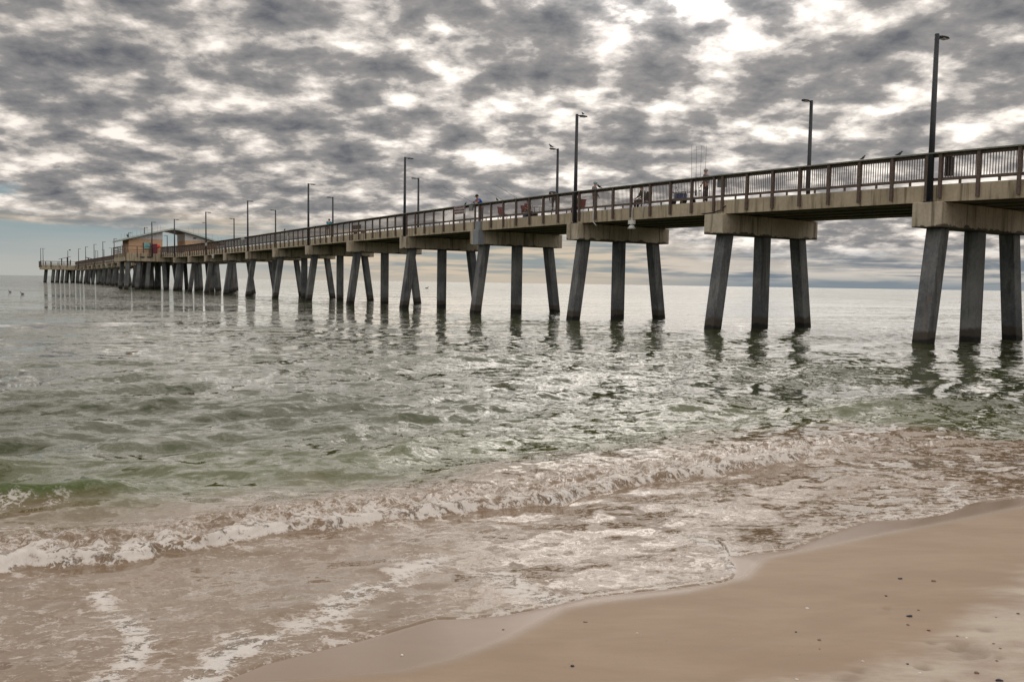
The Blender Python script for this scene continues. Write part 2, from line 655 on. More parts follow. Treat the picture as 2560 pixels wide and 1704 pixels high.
def span(k, last=False):
    dk = 1.0
    mb = MB()
    k0, k1 = k + .035, k + 1.033
    pbox(mb, k0, k1, .25, .50, ZT + .01, 5.99)
    pbox(mb, k0, k1, CAPL - .5, CAPL - .25, ZT + .01, 5.99)
    d = mb.build('deck_edge_beam', FASC, pier)
    mb = MB()
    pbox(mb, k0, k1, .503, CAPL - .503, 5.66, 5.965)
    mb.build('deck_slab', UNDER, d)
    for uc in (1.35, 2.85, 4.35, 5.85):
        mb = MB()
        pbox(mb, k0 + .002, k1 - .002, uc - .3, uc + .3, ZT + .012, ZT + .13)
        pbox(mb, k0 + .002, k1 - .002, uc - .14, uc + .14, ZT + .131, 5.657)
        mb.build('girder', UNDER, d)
    for side in (0, 1):
        def U(u):
            return u if side == 0 else CAPL - u
        ua, ub_ = sorted((U(.135), U(.245)))
        mb = MB()
        # top board, the board below it, bottom rail
        a, b = sorted((U(.06), U(.33)))
        ZR = ZRAIL if side == 0 else 6.60
        pbox(mb, k0, k1, a, b, ZR - .05, ZR)
        rail_ = mb.build('top_rail', RAILTOP, pier)
        mb = MB()
        a, b = sorted((U(.255), U(.295)))
        pbox(mb, k0, k1, a, b, ZR - .175, ZR - .053)
        pbox(mb, k0, k1, a, b, 6.13, 6.245)
        nb = N_BAY * 14
        for j in range(nb):
            kk = k + .07 + POSTF * N_BAY * (j + .5) / nb
            if j % 14 == 0 and j:
                continue
            hw = .013 * mstep(k)
            a2, b2 = sorted((U(.266), U(.284)))
            pbox(mb, kk - hw, kk + hw, a2, b2, 6.2455, ZR - .176)
        for j in range(N_BAY):
            for e in (0.5,):
                kk = k + .07 + POSTF * (j + e)
                hw = .05 * mstep(k)
                pbox(mb, kk - hw, kk + hw, a2, b2, 5.992, 6.129)
        mb.build('baluster_panel', WOOD, rail_)
        if side == 0:
            for j in range(N_BAY + 1):
                kk = k + .07 + POSTF * j
                hw = .055 * mstep(k)
                m2 = MB()
                pbox(m2, kk - hw, kk + hw, ua, ub_, 5.47, ZR - .052)
                if -1 <= k < 11:
                    m2.build('post', WOOD, rail_)
                else:
                    pbox(REST, kk - hw, kk + hw, ua, ub_, 5.47, ZR - .052)
        else:
            for j in range(N_BAY + 1):
                kk = k + .07 + POSTF * j
                hw = .055 * mstep(k)
                pbox(REST, kk - hw, kk + hw, ua, ub_, 5.47, ZR - .052)


for k in range(-2, 12):
    span(k)

# ---- last short length up to the wide platform, the platform, the far arm and the T at its end
span(12)


def prism(mb, pts, z0, z1):
    i = len(mb.v)
    n = len(pts)
    mb.v += [(p.x, p.y, z0 + p.z) for p in pts] + [(p.x, p.y, z1 + p.z) for p in pts]
    mb.f.append(tuple(range(i + n - 1, i - 1, -1)))
    mb.f.append(tuple(range(i + n, i + 2 * n)))
    for q in range(n):
        r = (q + 1) % n
        mb.f.append((i + q, i + r, i + n + r, i + n + q))


def platform(k0, half_front, half_max, depth, chamfer, zdrop, nrow, name='platform_deck', back=None):
    """an octagon-ended widening of the pier starting at k0; pts ccw"""
    t = ARMT if k0 > K_PLAT else TX
    a = ARMD
    c = F(k0, CAPL / 2, 1) - Vector((0, 0, 1))
    dz_ = c.z
    c.z = 0
    outl = [(-half_front, 0), (half_front, 0), (half_max, half_max - half_front), (half_max, depth - chamfer), (CAPL / 2, depth), (-CAPL / 2, depth),
            (-half_max, depth - chamfer), (-half_max, half_max - half_front)]
    if half_max == half_front:
        outl = [outl[0], outl[1], outl[3], outl[4], outl[5], outl[6]]
    pts = [c + t * u + a * s for u, s in outl]
    for p in pts:
        p.z = dz_
    mb = MB()
    prism(mb, pts, 4.62, 5.99)
    deck = mb.build(name, FASC, pier)
    deck['_abs'] = deck['_abs']
    # railing: posts, top rail, lower rail, in front of the edge beam
    mb = MB()
    posts = []
    n = len(pts)
    for q in range(n):
        p, r = pts[q], pts[(q + 1) % n]
        if outl[q][1] == depth and outl[(q + 1) % n][1] == depth:
            continue
        e = (r - p)
        L = e.length
        e.normalize()
        nrm = Vector((e.y, -e.x, 0))
        spans_ = [(0, L)]
        if q == 0:      # leave the width of the pier open
            spans_ = [(0, half_front - CAPL / 2), (half_front + CAPL / 2, L)]
        for (s0, s1) in spans_:
            def beam(z0, z1, o0, o1):
                A, B = p + e * s0, p + e * s1
                mb.hexa([A + nrm * o1 + Vector((0, 0, z0)), B + nrm * o1 + Vector((0, 0, z0)), B + nrm * o0 + Vector((0, 0, z0)), A + nrm * o0 + Vector((0, 0, z0)),
                         A + nrm * o1 + Vector((0, 0, z1)), B + nrm * o1 + Vector((0, 0, z1)), B + nrm * o0 + Vector((0, 0, z1)), A + nrm * o0 + Vector((0, 0, z1))])
            beam(7.08, 7.17, .0, .22)
            beam(6.50, 6.58, .05, .11)
            beam(6.20, 6.26, .05, .11)
            cnt = max(1, int(round((s1 - s0) / 1.9)))
            for w_ in range(cnt + 1):
                sc_ = s0 + (s1 - s0) * w_ / cnt
                A = p + e * sc_
                m2 = MB()
                hw = .07
                m2.hexa([A - e * hw + nrm * .20 + Vector((0, 0, 5.3)), A + e * hw + nrm * .20 + Vector((0, 0, 5.3)), A + e * hw + nrm * .115 + Vector((0, 0, 5.3)), A - e * hw + nrm * .115 + Vector((0, 0, 5.3)),
                         A - e * hw + nrm * .20 + Vector((0, 0, 7.075)), A + e * hw + nrm * .20 + Vector((0, 0, 7.075)), A + e * hw + nrm * .115 + Vector((0, 0, 7.075)), A - e * hw + nrm * .115 + Vector((0, 0, 7.075))])
                posts.append(m2)
    rl = mb.build('platform_rail', WOOD, pier)
    for m2 in posts:
        m2.build('rail_post', WOOD, rl)
    # piles
    rows = nrow
    for (s, us) in rows:
        for i_, u in enumerate(us):
            lean = .55 * (1 if u > 0 else -1) if abs(u) > 4 else (.35 if i_ % 2 else -.35)
            A = c + t * u + a * s
            B = A + t * lean
            h = .30
            m2 = MB()
            zt_ = 4.61 + dz_
            m2.hexa([B - t * h - a * h + Vector((0, 0, -1.5)), B + t * h - a * h + Vector((0, 0, -1.5)), B + t * h + a * h + Vector((0, 0, -1.5)), B - t * h + a * h + Vector((0, 0, -1.5)),
                     A - t * h - a * h + Vector((0, 0, zt_)), A + t * h - a * h + Vector((0, 0, zt_)), A + t * h + a * h + Vector((0, 0, zt_)), A - t * h + a * h + Vector((0, 0, zt_))])
            m2.build('pile', PILEM, deck)
    return c, dz_, t, a


PC, PDZ, PT, PA = platform(13.02, 9.3, 9.3, 20.0, 7.0, 0, [(9.5, (-8.4, -7.4, -5.6, -4.6, -2.5, -1.2, 1.5)), (.8, (-8.7, -7.0, -5.4, -3, 0, 3, 6, 9)), (6.0, (-8, -6.0, -4, 0, 4, 7)), (13, (-7, -3, 0, 3, 7))])
PDZ += 0
# far arm
K_A0 = 13.02 + 19.9 / ARMS
for j in range(10):
    k = 18.0 - .72 + j
    if k < K_A0:
        continue
for j in range(15):
    k = K_A0 + .2 + j * 1.0
    if k > 27.3:
        break
    mb = MB()
    kw = 1.0 / ARMS
    cap = pbox(MB(), k, k + kw, 0, CAPL, ZB, ZT).build('pile_cap', CONC, pier)
    for (ut, ub) in ((.85, .15), (3.6, 3.6), (6.35, 7.05)):
        m2 = MB()
        h = .3
        dk = h / ARMS
        m2.hexa([F(k + kw / 2 - dk, ub - h, -1), F(k + kw / 2 - dk, ub + h, -1), F(k + kw / 2 + dk, ub + h, -1), F(k + kw / 2 + dk, ub - h, -1),
                 F(k + kw / 2 - dk, ut - h, ZB - .01), F(k + kw / 2 - dk, ut + h, ZB - .01), F(k + kw / 2 + dk, ut + h, ZB - .01), F(k + kw / 2 + dk, ut - h, ZB - .01)])
        m2.build('pile', PILEM, cap)
mb = MB()
K_T = 27.6
pbox(mb, K_A0, K_T, .25, CAPL - .25, ZT + .01, 5.99)
mb.build('deck_edge_beam', FASC, pier)
mb = MB()
for u in (.06, CAPL - .33):
    pbox(mb, K_A0, K_T, u, u + .27, ZRAIL - .08, ZRAIL)
    pbox(mb, K_A0, K_T, u + .12, u + .16, 6.15, 6.25)
rl = mb.build('top_rail', WOOD, pier)
mb = MB()
kk = K_A0
while kk < K_T:
    for u in (.15, CAPL - .26):
        pbox(mb, kk, kk + .012, u, u + .11, 5.5, ZRAIL - .085)
    for q in range(1, 8):
        pbox(mb, kk + q * .018, kk + q * .018 + .004, .16, .19, 6.251, ZRAIL - .085)
    kk += .15
mb.build('far_arm_post', WOOD, pier)['kind'] = 'stuff'
REST.build('distant_post', WOOD, pier)['kind'] = 'stuff'
TC, TDZ, TT, TA = platform(K_T, 10.2, 12.6, 15.0, 4.0, 0, [(.8, (-9.6, -8.4, -7.0, -5.9, -4.2, -2.9, -1.6, 0, 1.5, 3, 5, 8)), (5.0, (-11, -9, -7.6, -5, -3.4, 0, 5)), (10.0, (-11, -8.6, -6, -4, -2, 2))])


# ---------------------------------------------------------------- street lamps
def make_lamp():
    r = empty('street_lamp', (0, 0, 0))
    H = ZLAMP - ZT
    MB().tube([(0, 0, .03), (0, 0, H)], [.115, .085], 12).build('pole', BRONZE, r, smooth=True)
    mb = MB()
    mb.box(-.17, .17, -.17, .17, 0, .028)
    for a in (-1, 1):
        for b in (-1, 1):
            mb.tube([(a * .13, b * .13, .028), (a * .13, b * .13, .09)], .02, 6)
    mb.build('base_plate', BRONZE, r)
    # cobra head along +x
    mb = MB()
    prof = [(0.05, .045), (.16, .055), (.24, .11), (.38, .155), (.55, .16), (.68, .12), (.75, .04)]
    i0 = len(mb.v)
    n = 12
    for (x, w) in prof:
        for q in range(n):
            an = 2 * math.pi * q / n
            zz = math.sin(an)
            mb.v.append((x, math.cos(an) * w, H - .07 + (zz * .075 if zz > 0 else zz * .035) * (w / .16) ** .5))
    for a in range(len(prof) - 1):
        for q in range(n):
            p = a * n
            mb.f.append((p + q, p + n + q, p + n + (q + 1) % n, p + (q + 1) % n))
    mb.f.append(tuple(range(n)))
    mb.f.append(tuple(range((len(prof) - 1) * n, len(prof) * n))[::-1])
    hd = mb.build('lamp_head', BRONZE, r, smooth=True)
    m2 = MB()
    m2.box(.30 - hd.location.x, .62 - hd.location.x, -.10, .10, -.012, .012)
    l = m2.build('lens', GLASSY, hd)
    MB().tube([(0, 0, H - .09), (.10, 0, H - .07)], .045, 8).build('arm', BRONZE, r, smooth=True)
    return r


lamp0 = make_lamp()
_used = [False]


def lamp(p, rz, label, group, scale=1.0):
    if not _used[0]:
        o = lamp0
        _used[0] = True
    else:
        o = copy_tree(lamp0)
    o.location = p
    o.rotation_euler = (0, 0, rz)
    o.scale = (scale, scale, scale)
    tag(o, label, 'street lamp', group)
    return o


RZN = math.atan2(TX.y, TX.x)
ORDN = ['tallest lamp in the photo, on the cap end nearest the beach',
        'lamp on the near cap end beside the bending person in dark shirt',
        'lamp on the near side, next after the white sign towards the pavilion',
        'lamp on the near side just left of the person in teal jacket',
        'near side lamp left of the small white board on the railing',
        'near side lamp standing in front of the right end of the pavilion roof',
        'lamp standing in front of the pavilion roof ridge and its open gap']
for i, k in enumerate((0, 2, 4, 6, 8, 10, 12)):
    w = CAPW * mstep(k)
    lamp(F(k + w * .5, .17, ZT), RZN, ORDN[i], 'dark street lamps on the near edge of the pier')
ORDF = ['lamp on the far rail at far right, head pointing left, between first and second cap',
        'far rail lamp with a bird perched on its head, left of the tall near lamp',
        'far rail lamp just right of the third tall near lamp',
        'far rail lamp directly right of the person in teal jacket',
        'far rail lamp midway between the pavilion and the person in teal jacket',
        'far rail lamp next right of the pavilion roof',
        'far rail lamp rising before the right slope of the pavilion roof']
for i, k in enumerate((1, 3, 5, 7, 9, 11, 12.7)):
    w = CAPW * mstep(k)
    lamp(F(k + w * .5, CAPL - .14, ZT if k < 12.5 else 5.99), RZN + math.pi, ORDF[i], 'dark street lamps on the far edge of the pier', 1.0 if k < 12.5 else .9)


# ---------------------------------------------------------------- beach and sea
def poly_at(pts, z=0.0):
    return np.array([at(x, y, z) for x, y in pts])


SHORE_PX = [(560, 1712), (600, 1690), (674, 1660), (800, 1628), (883, 1609), (967, 1586), (1092, 1550), (1180, 1548), (1259, 1540), (1330, 1528), (1400, 1512),
            (1467, 1496), (1571, 1484), (1660, 1475), (1702, 1471), (1810, 1457), (1839, 1446), (1848, 1429.5), (1843.5, 1413), (1825, 1389), (1848, 1390),
            (1923, 1381.5), (1985, 1375), (2035, 1352), (2131, 1317), (2181, 1302), (2277, 1298), (2365, 1286), (2412, 1269), (2418, 1262), (2452, 1254), (2515, 1248), (2560, 1244)]
SHORE = poly_at(SHORE_PX)
_a = SHORE[0]
_b = SHORE[-1]
tx2 = np.array([TX.x, TX.y])
SHORE = np.vstack([_a - tx2 * 200 + np.array([0, -20]), _a - tx2 * 12, _a - tx2 * 3 + np.array([0, .2]), _a - tx2 * 1.0, SHORE,
                   _b + tx2 * 1.0, _b + tx2 * 3, _b + tx2 * 9 + np.array([.6, 0]), _b + tx2 * 20, _b + tx2 * 400])


def seg_dist(P_, poly):
    """distance to an open polyline, side sign (+ = left of its direction) and running length"""
    best = np.full(len(P_), 1e18)
    sign = np.ones(len(P_))
    run = np.zeros(len(P_))
    acc_ = 0.0
    for A, B in zip(poly[:-1], poly[1:]):
        d = B - A
        L = math.hypot(*d)
        if L < 1e-9:
            continue
        w = P_ - A
        t = np.clip((w[:, 0] * d[0] + w[:, 1] * d[1]) / (L * L), 0, 1)
        q0 = w[:, 0] - t * d[0]
        q1 = w[:, 1] - t * d[1]
        dd = q0 * q0 + q1 * q1
        cr = d[0] * w[:, 1] - d[1] * w[:, 0]
        m = dd < best - 1e-12
        best[m] = dd[m]
        sign[m] = np.where(cr[m] >= 0, 1.0, -1.0)
        run[m] = acc_ + t[m] * L
        acc_ += L
    return np.sqrt(best), sign, run


def sstep(x, a, b):
    t = np.clip((x - a) / (b - a), 0, 1)
    return t * t * (3 - 2 * t)


# cheap smooth value noise in numpy
_rng = np.random.RandomState(7)
_perm = _rng.rand(256, 256)


def vnoise(x, y):
    xi = np.floor(x).astype(int)
    yi = np.floor(y).astype(int)
    fx = x - xi
    fy = y - yi
    fx = fx * fx * (3 - 2 * fx)
    fy = fy * fy * (3 - 2 * fy)
    a = _perm[xi % 256, yi % 256]
    b = _perm[(xi + 1) % 256, yi % 256]
    c = _perm[xi % 256, (yi + 1) % 256]
    d = _perm[(xi + 1) % 256, (yi + 1) % 256]
    return (a * (1 - fx) + b * fx) * (1 - fy) + (c * (1 - fx) + d * fx) * fy


def fbm(x, y, o=4):
    s = 0
    a = .5
    for i in range(o):
        s = s + a * vnoise(x * 2 ** i + i * 17.3, y * 2 ** i + i * 9.1)
        a *= .5
    return s / (1 - .5 ** o)


def polar(angs, rads):
    A, Rr = np.meshgrid(angs, rads)
    x = Rr * np.sin(A)
    y = Rr * np.cos(A)
    return np.stack([x.ravel(), y.ravel()], 1), Rr.ravel()


def sheet(name, XY, Z, na, nr, attrs, mat, closed=False):
    V = np.column_stack([XY, Z]).astype(np.float32)
    i = np.arange(na if closed else na - 1)
    j = np.arange(nr - 1)
    I, J = np.meshgrid(i, j)
    I2 = (I + 1) % na
    q = np.stack([J * na + I, J * na + I2, (J + 1) * na + I2, (J + 1) * na + I], -1).reshape(-1, 4)[:, ::-1]
    me = bpy.data.meshes.new(name)
    me.vertices.add(len(V))
    me.vertices.foreach_set('co', V.ravel())
    me.loops.add(q.size)
    me.loops.foreach_set('vertex_index', q.ravel().astype(np.int32))
    me.polygons.add(len(q))
    me.polygons.foreach_set('loop_start', (np.arange(len(q)) * 4).astype(np.int32))
    me.polygons.foreach_set('use_smooth', np.ones(len(q), bool))
    me.update(calc_edges=True)
    for nm, arr in attrs.items():
        at_ = me.attributes.new(nm, 'FLOAT', 'POINT')
        at_.data.foreach_set('value', arr.astype(np.float32))
    me.materials.append(mat)
    o = bpy.data.objects.new(name, me)
    COL.objects.link(o)
    o['kind'] = 'structure'
    return o


# --- breaker lines and foam shapes, traced on the water surface
BREAK_PX = [(-260, 1470), (-120, 1442), (0, 1424), (69, 1408), (131, 1410), (231, 1404), (327, 1397), (385, 1391), (462, 1383), (520, 1370), (578, 1354), (655, 1341), (713, 1336),
            (793, 1328), (883, 1314), (1008, 1297), (1092, 1282), (1284, 1267), (1396, 1259), (1450, 1240), (1509, 1233), (1571, 1217), (1697, 1197),
            (1806, 1177), (1868, 1171), (1952, 1152), (2023, 1137), (2110, 1126), (2200, 1118), (2300, 1112)]
GREEN_PX = [(-200, 1275), (-60, 1284), (0, 1290), (80, 1288), (160, 1283), (230, 1270), (300, 1256), (360, 1246), (430, 1240), (500, 1236)]
BREAK = poly_at(BREAK_PX)
GREEN = poly_at(GREEN_PX)
FOAMS = [  # traced streaks: points, half width px near, strength
    ([(247, 1481), (293, 1535), (335, 1562), (356, 1593), (343, 1632), (308, 1668), (262, 1704)], .085, 1.0),
    ([(0, 1470), (90, 1510), (190, 1540), (280, 1570)], .10, .42),
    ([(40, 1440), (120, 1445), (210, 1470), (247, 1481)], .09, .45),
    ([(495, 1708), (545, 1660), (605, 1606)], .10, 1.0),
    ([(624, 1624), (680, 1590), (728, 1572), (778, 1562), (859, 1508), (905, 1468)], .075, .85),
    ([(790, 1566), (842, 1520), (915, 1490), (988, 1459), (1017, 1427), (1084, 1400)], .11, .95),
    ([(960, 1312), (1050, 1325), (1113, 1338), (1196, 1367), (1321, 1384), (1440, 1408)], .13, .62),
    ([(1165, 1283), (1230, 1312), (1292, 1336), (1425, 1400)], .09, .55),
    ([(1232, 1432), (1280, 1463), (1321, 1488), (1375, 1502)], .12, .95),
    ([(1360, 1490), (1500, 1470), (1620, 1455), (1700, 1452)], .15, .34),
    ([(1500, 1400), (1600, 1420), (1720, 1430), (1810, 1430)], .16, .30),
    ([(1700, 1342), (1745, 1346), (1790, 1360), (1816, 1383), (1839, 1420)], .10, .95),
    ([(2386, 1208), (2358, 1222), (2372, 1236), (2392, 1248), (2407, 1262)], .06, 1.0),
    ([(2407, 1266), (2365, 1280), (2285, 1290), (2180, 1296)], .09, .8),
    ([(2300, 1265), (2200, 1280), (2120, 1300), (2040, 1330), (1940, 1365), (1850, 1378)], .12, .42),
    ([(2330, 1110), (2420, 1095), (2560, 1072)], .30, .35),
    ([(1260, 1130), (1285, 1160), (1330, 1168)], .10, .6),
    ([(590, 1255), (700, 1235), (820, 1240), (900, 1225), (1000, 1232), (1100, 1225), (1290, 1222)], .10, .6),
    ([(0, 1338), (160, 1330), (300, 1330), (420, 1345), (520, 1335), (680, 1300), (850, 1280)], .14, .55),
    ([(930, 1320), (1000, 1400), (940, 1470), (1010, 1440)], .13, .45),
    ([(1010, 1320), (1010, 1375), (1040, 1410)], .07, .5),
]
FOAMP = [(poly_at(p), w, s) for p, w, s in FOAMS]

TXn = np.array([TX.x, TX.y])
AXn = np.array([AX.x, AX.y])


def wave_field(XY, rr, drr):
    """open water: a sum of travelling sine trains, short ones only where the mesh can carry them"""
    z = np.zeros(len(XY))
    rg = np.random.RandomState(11)
    for i in range(74):
        lam = .45 * (13 ** (i / 73.0))
        spread = .75 if lam < 1.2 else .32
        th = rg.normal(0, spread)
        dirv = -AXn * math.cos(th) + TXn * math.sin(th)
        kk = 2 * math.pi / lam
        amp = .0062 * lam ** .95 * (0.5 if lam > 2.2 else .85)
        ph = rg.rand() * 6.283
        keep = sstep(lam / np.maximum(drr, 1e-3), 1.7, 8.0)
        pz = XY[:, 0] * dirv[0] * kk + XY[:, 1] * dirv[1] * kk + ph
        # wave groups: each train fades in and out
        c_, s_ = math.cos(i * 1.7), math.sin(i * 1.7)
        gx, gy = (XY[:, 0] * c_ - XY[:, 1] * s_) / (lam * 3.3), (XY[:, 0] * s_ + XY[:, 1] * c_) / (lam * 3.3)
        g = .6 + .8 * vnoise(gx + i * 3.1, gy + i * 5.7)
        s = np.sin(pz)
        z += amp * keep * g * (s + .18 * np.cos(2 * pz))
    return z


def water_z(XY, rr, drr):
    # distance seaward of the swash edge (+ = sea)
    near = rr < 40
    n = len(XY)
    sd_ = np.full(n, 60.0)
    db = np.full(n, 30.0)
    foam = np.zeros(n)
    swash = np.zeros(n)
    idx = np.where(near)[0]
    Q = XY[idx]
    d, s, run = seg_dist(Q, SHORE)
    sd_[idx] = d * s
    d2, s2, run2 = seg_dist(Q, BREAK)
    jag = (fbm(run2 * 2.2, run2 * 0 + 3.3, 4) - .5) * .34
    dbq = d2 * s2 + jag
    Lb = np.sum(np.hypot(*(BREAK[1:] - BREAK[:-1]).T))
    db[idx] = dbq
    z = wave_field(XY, rr, drr)
    sdq = sd_[idx]
    # waves die out on the sand
    calm = sstep(sdq, .0, 1.0) * .30 + sstep(dbq, .1, 3.5) * .70
    zq = z[idx] * calm
    # the small breaker: steep towards the beach, long back
    endf = 1 - sstep(run2, Lb * .80, Lb * .97) * .75
    lump = .6 + .8 * fbm(Q[:, 0] * 3.1, Q[:, 1] * 3.1, 3)
    front = np.where(dbq > 0, np.exp(-(dbq / .55) ** 2), np.exp(-(dbq / .05) ** 2))
    scale_ = .075 + .005 * sstep(run2, 0, Lb)
    zq += front * scale_ * lump * endf * 1.0
    zq += .03 * sstep(dbq, -.05, .9)
    rough = (fbm(Q[:, 0] * 8, Q[:, 1] * 8, 4) - .5)
    band = np.exp(-((dbq - .35) / .38) ** 2) * (dbq > -.1) * endf
    zq += band * rough * .17
    # the unbroken green one at the left
    d3, s3, run3 = seg_dist(Q, GREEN)
    dg = d3 * s3
    Lg = np.sum(np.hypot(*(GREEN[1:] - GREEN[:-1]).T))
    gf = sstep(run3, Lg, Lg * .55)
    gfr = np.where(dg > .22, np.exp(-((dg - .22) / .45) ** 2), np.exp(-((dg - .22) / .14) ** 2))
    zq += .19 * gfr * gf
    # foam
    fq = np.zeros(len(Q))
    e1 = sstep(dbq, -.13, -.05)
    fq = np.maximum(fq, e1 * sstep(dbq, .14, .02) * (.30 + .75 * fbm(Q[:, 0] * 5, Q[:, 1] * 5, 3)) * (.35 + .65 * endf))
    fq = np.maximum(fq, e1 * sstep(dbq, .50, .08) * (.30 + .56 * fbm(Q[:, 0] * 4, Q[:, 1] * 4, 3)) * (.35 + .65 * endf))
    fq = np.maximum(fq, e1 * sstep(dbq, 1.7, .3) * (.24 + .38 * fbm(Q[:, 0] * 1.7, Q[:, 1] * 1.7, 3)) * endf)
    # scattered old foam in the swash
    swq = sstep(dbq, .05, -.25)
    fq = np.maximum(fq, swq * (.06 + .50 * fbm(Q[:, 0] * 1.1 + 5, Q[:, 1] * 1.6, 4)))
    fq = np.maximum(fq, sstep(sdq, .22, .03) * .42 * (.4 + fbm(Q[:, 0] * 2, Q[:, 1] * 2, 2)))
    # clear areas
    for (poly, w, st) in FOAMP:
        dd, _, _ = seg_dist(Q, poly)
        wob = 1 + .6 * (fbm(Q[:, 0] * 4 + w * 50, Q[:, 1] * 4, 4) - .5) * 2
        fq = np.maximum(fq, st * .74 * sstep(dd / (w * wob), 2.9, .0) * (.55 + .9 * fbm(Q[:, 0] * 7, Q[:, 1] * 7 + w * 9, 3)))
    # white water tumbling down the front of the green one, far left only
    tum = sstep(dg, -.12, .0) * sstep(dg, .24, .10) * sstep(run3, Lg * .64, Lg * .50)
    fq = np.maximum(fq, tum * (.10 + .6 * fbm(Q[:, 0] * 7, Q[:, 1] * 7, 3)))
    foam[idx] = fq
    swash[idx] = sstep(dbq + (fbm(Q[:, 0] * .8, Q[:, 1] * .8, 3) - .5) * 1.4, 2.2, .4)
    # rise gently onto the sand and end in a thin rounded edge
    zq = zq + .004
    lip = sstep(sdq, -.03, .05)
    zq = zq * lip - .02 * (1 - lip) + .003 * np.exp(-((sdq - .05) / .05) ** 2)
    zq = np.where(sdq < -.06, -.12 - .3 * np.minimum(-sdq, 3), zq)
    z[idx] = zq
    depth = np.full(n, 1.0)
    depth[idx] = sstep(dbq, 1.0, 7.5)
    far_in = (~near) & (XY[:, 1] < -2)
    z[far_in] = -1.5
    grn = np.zeros(n)
    grn[idx] = gfr * gf
    return z, foam, swash, depth, grn


ang = np.concatenate([np.linspace(-100, -36, 70)[:-1], np.linspace(-36, 36, 1150), np.linspace(36, 100, 70)[1:]]) * math.pi / 180
r1 = 1 / np.linspace(1 / 3.0, 1 / 70.0, 760)
r2_ = np.exp(np.linspace(math.log(70), math.log(9000), 190))[1:]
rad = np.concatenate([r1, r2_])
XYw, RRw = polar(ang, rad)
dr = np.gradient(rad)
DRw = np.repeat(dr, len(ang))
Zw, foam_, swash_, depth_, grn_ = water_z(XYw, RRw, DRw)

WATER, t, b = new_mat('sea_water')
g = geo(t)
pos = g.outputs['Position']


def attr(t, nm):
    a = t.n.new('ShaderNodeAttribute')
    a.attribute_name = nm
    return a.outputs['Fac']


fo, sw, dp, gr = attr(t, 'foam'), attr(t, 'swash'), attr(t, 'depth'), attr(t, 'green')
aligned = t.mapping(pos, rot=(0, 0, -PHI), scale=(1, 1, 1))
# fine ripples, longer along the beach than across it
r_a = t.noise(t.mapping(aligned, scale=(1.0, 2.2, 1)), 2.1, 6, .62, .35)
r_b = t.noise(t.mapping(aligned, rot=(0, 0, .5), scale=(1.0, 1.9, 1)), 5.5, 4, .6, .3)
r_c = t.noise(t.mapping(aligned, scale=(.35, .9, 1)), .55, 4, .55, .4)
lacy_w = t.noise(pos, 3.2, 4, .6, color=True)
lv = t.vmath('MULTIPLY', t.vmath('SUBTRACT', lacy_w, (.5, .5, .5)), (.55, .55, 0))
lp = t.vmath('ADD', t.vmath('MULTIPLY', t.mapping(pos, rot=(0, 0, -.25)), (.75, 1.3, 0)), lv)


def vor(vec, scale):
    v = t.n.new('ShaderNodeTexVoronoi')
    v.feature = 'DISTANCE_TO_EDGE'
    t.put(v.inputs['Vector'], vec)
    v.inputs['Scale'].default_value = scale
    return v.outputs['Distance']


v1 = vor(lp, 5.0)
v2 = vor(lp, 17.0)
fn = t.noise(t.mapping(pos, scale=(1, 1.5, 1)), 34.0, 4, .7)
fn2 = t.noise(t.mapping(pos, scale=(1, 1.7, 1)), 6.0, 6, .68, .6)
fn3 = t.noise(t.mapping(pos, scale=(1, 2.0, 1)), 14.0, 4, .7, .8)
lace = t.math('MINIMUM', t.mul(v1, 1.6), t.madd(v2, 1.6, .06))     # 0 on the web lines
thr = t.madd(lace, 2.0, t.madd(t.sub(fn, .5), .9, t.madd(t.sub(fn3, .5), 1.3, t.madd(t.sub(fn2, .5), 1.8, .28))))
fcov = t.smooth(t.sub(t.mul(fo, 1.12), thr), -.14, .30)
fcov = t.mul(fcov, t.smooth(fo, .05, .30))
# body colour of the water
deep = (.056, .064, .024)
olive = (.080, .092, .018)
sandy = (.245, .165, .104)
cw = t.mix(t.smooth(dp, .0, .85), olive, deep)
tur = t.noise(pos, .8, 3, .5)
cw = t.mix(t.mul(sw, t.lin(tur, .3, .7, .88, 1.0)), cw, sandy)
cw = t.mix(t.smooth(gr, .2, .8), cw, (.070, .100, .016))
cc = t.mix(t.mul(fcov, t.madd(t.smooth(fo, .2, .9), .38, .50)), cw, (.86, .81, .76))
t.put(b.inputs['Base Color'], cc)
camd = t.n.new('ShaderNodeVectorMath')
farr = t.smooth(t.vmath('LENGTH', pos), 50.0, 260.0, .04, .10)
rough = t.mix(fcov, t.comb(farr, farr, farr), .65)
rr_ = t.n.new('ShaderNodeSeparateColor')
t.put(rr_.inputs[0], rough)
t.put(b.inputs['Roughness'], rr_.outputs[0])
b.inputs['IOR'].default_value = 1.50
# ripples tilt the surface directly so that they stay lively far out
rip = t.mapping(pos, rot=(0, 0, -.22), scale=(1, 1, 1))
na_ = t.noise(t.mapping(rip, scale=(1.0, 1.6, 1)), 2.7, 5, .62, .4, color=True)
nb_ = t.noise(t.mapping(rip, rot=(0, 0, .30), scale=(1.0, 1.5, 1)), 7.5, 3, .6, .4, color=True)
nc_ = t.noise(t.mapping(rip, rot=(0, 0, -.15), scale=(.45, .9, 1)), .8, 3, .55, .5, color=True)
wind = t.noise(t.mapping(rip, scale=(.35, 1.0, 1)), .12, 4, .55)
tl = t.vmath('SCALE', t.vmath('SUBTRACT', na_, (.5, .5, .5)), s=1.30)
tl = t.vmath('ADD', tl, t.vmath('SCALE', t.vmath('SUBTRACT', nb_, (.5, .5, .5)), s=.42))
tl = t.vmath('SCALE', tl, s=t.madd(sw, -.56, 1.0))
nd_ = t.noise(t.mapping(rip, rot=(0, 0, .1), scale=(.25, .8, 1)), .22, 3, .55, .5, color=True)
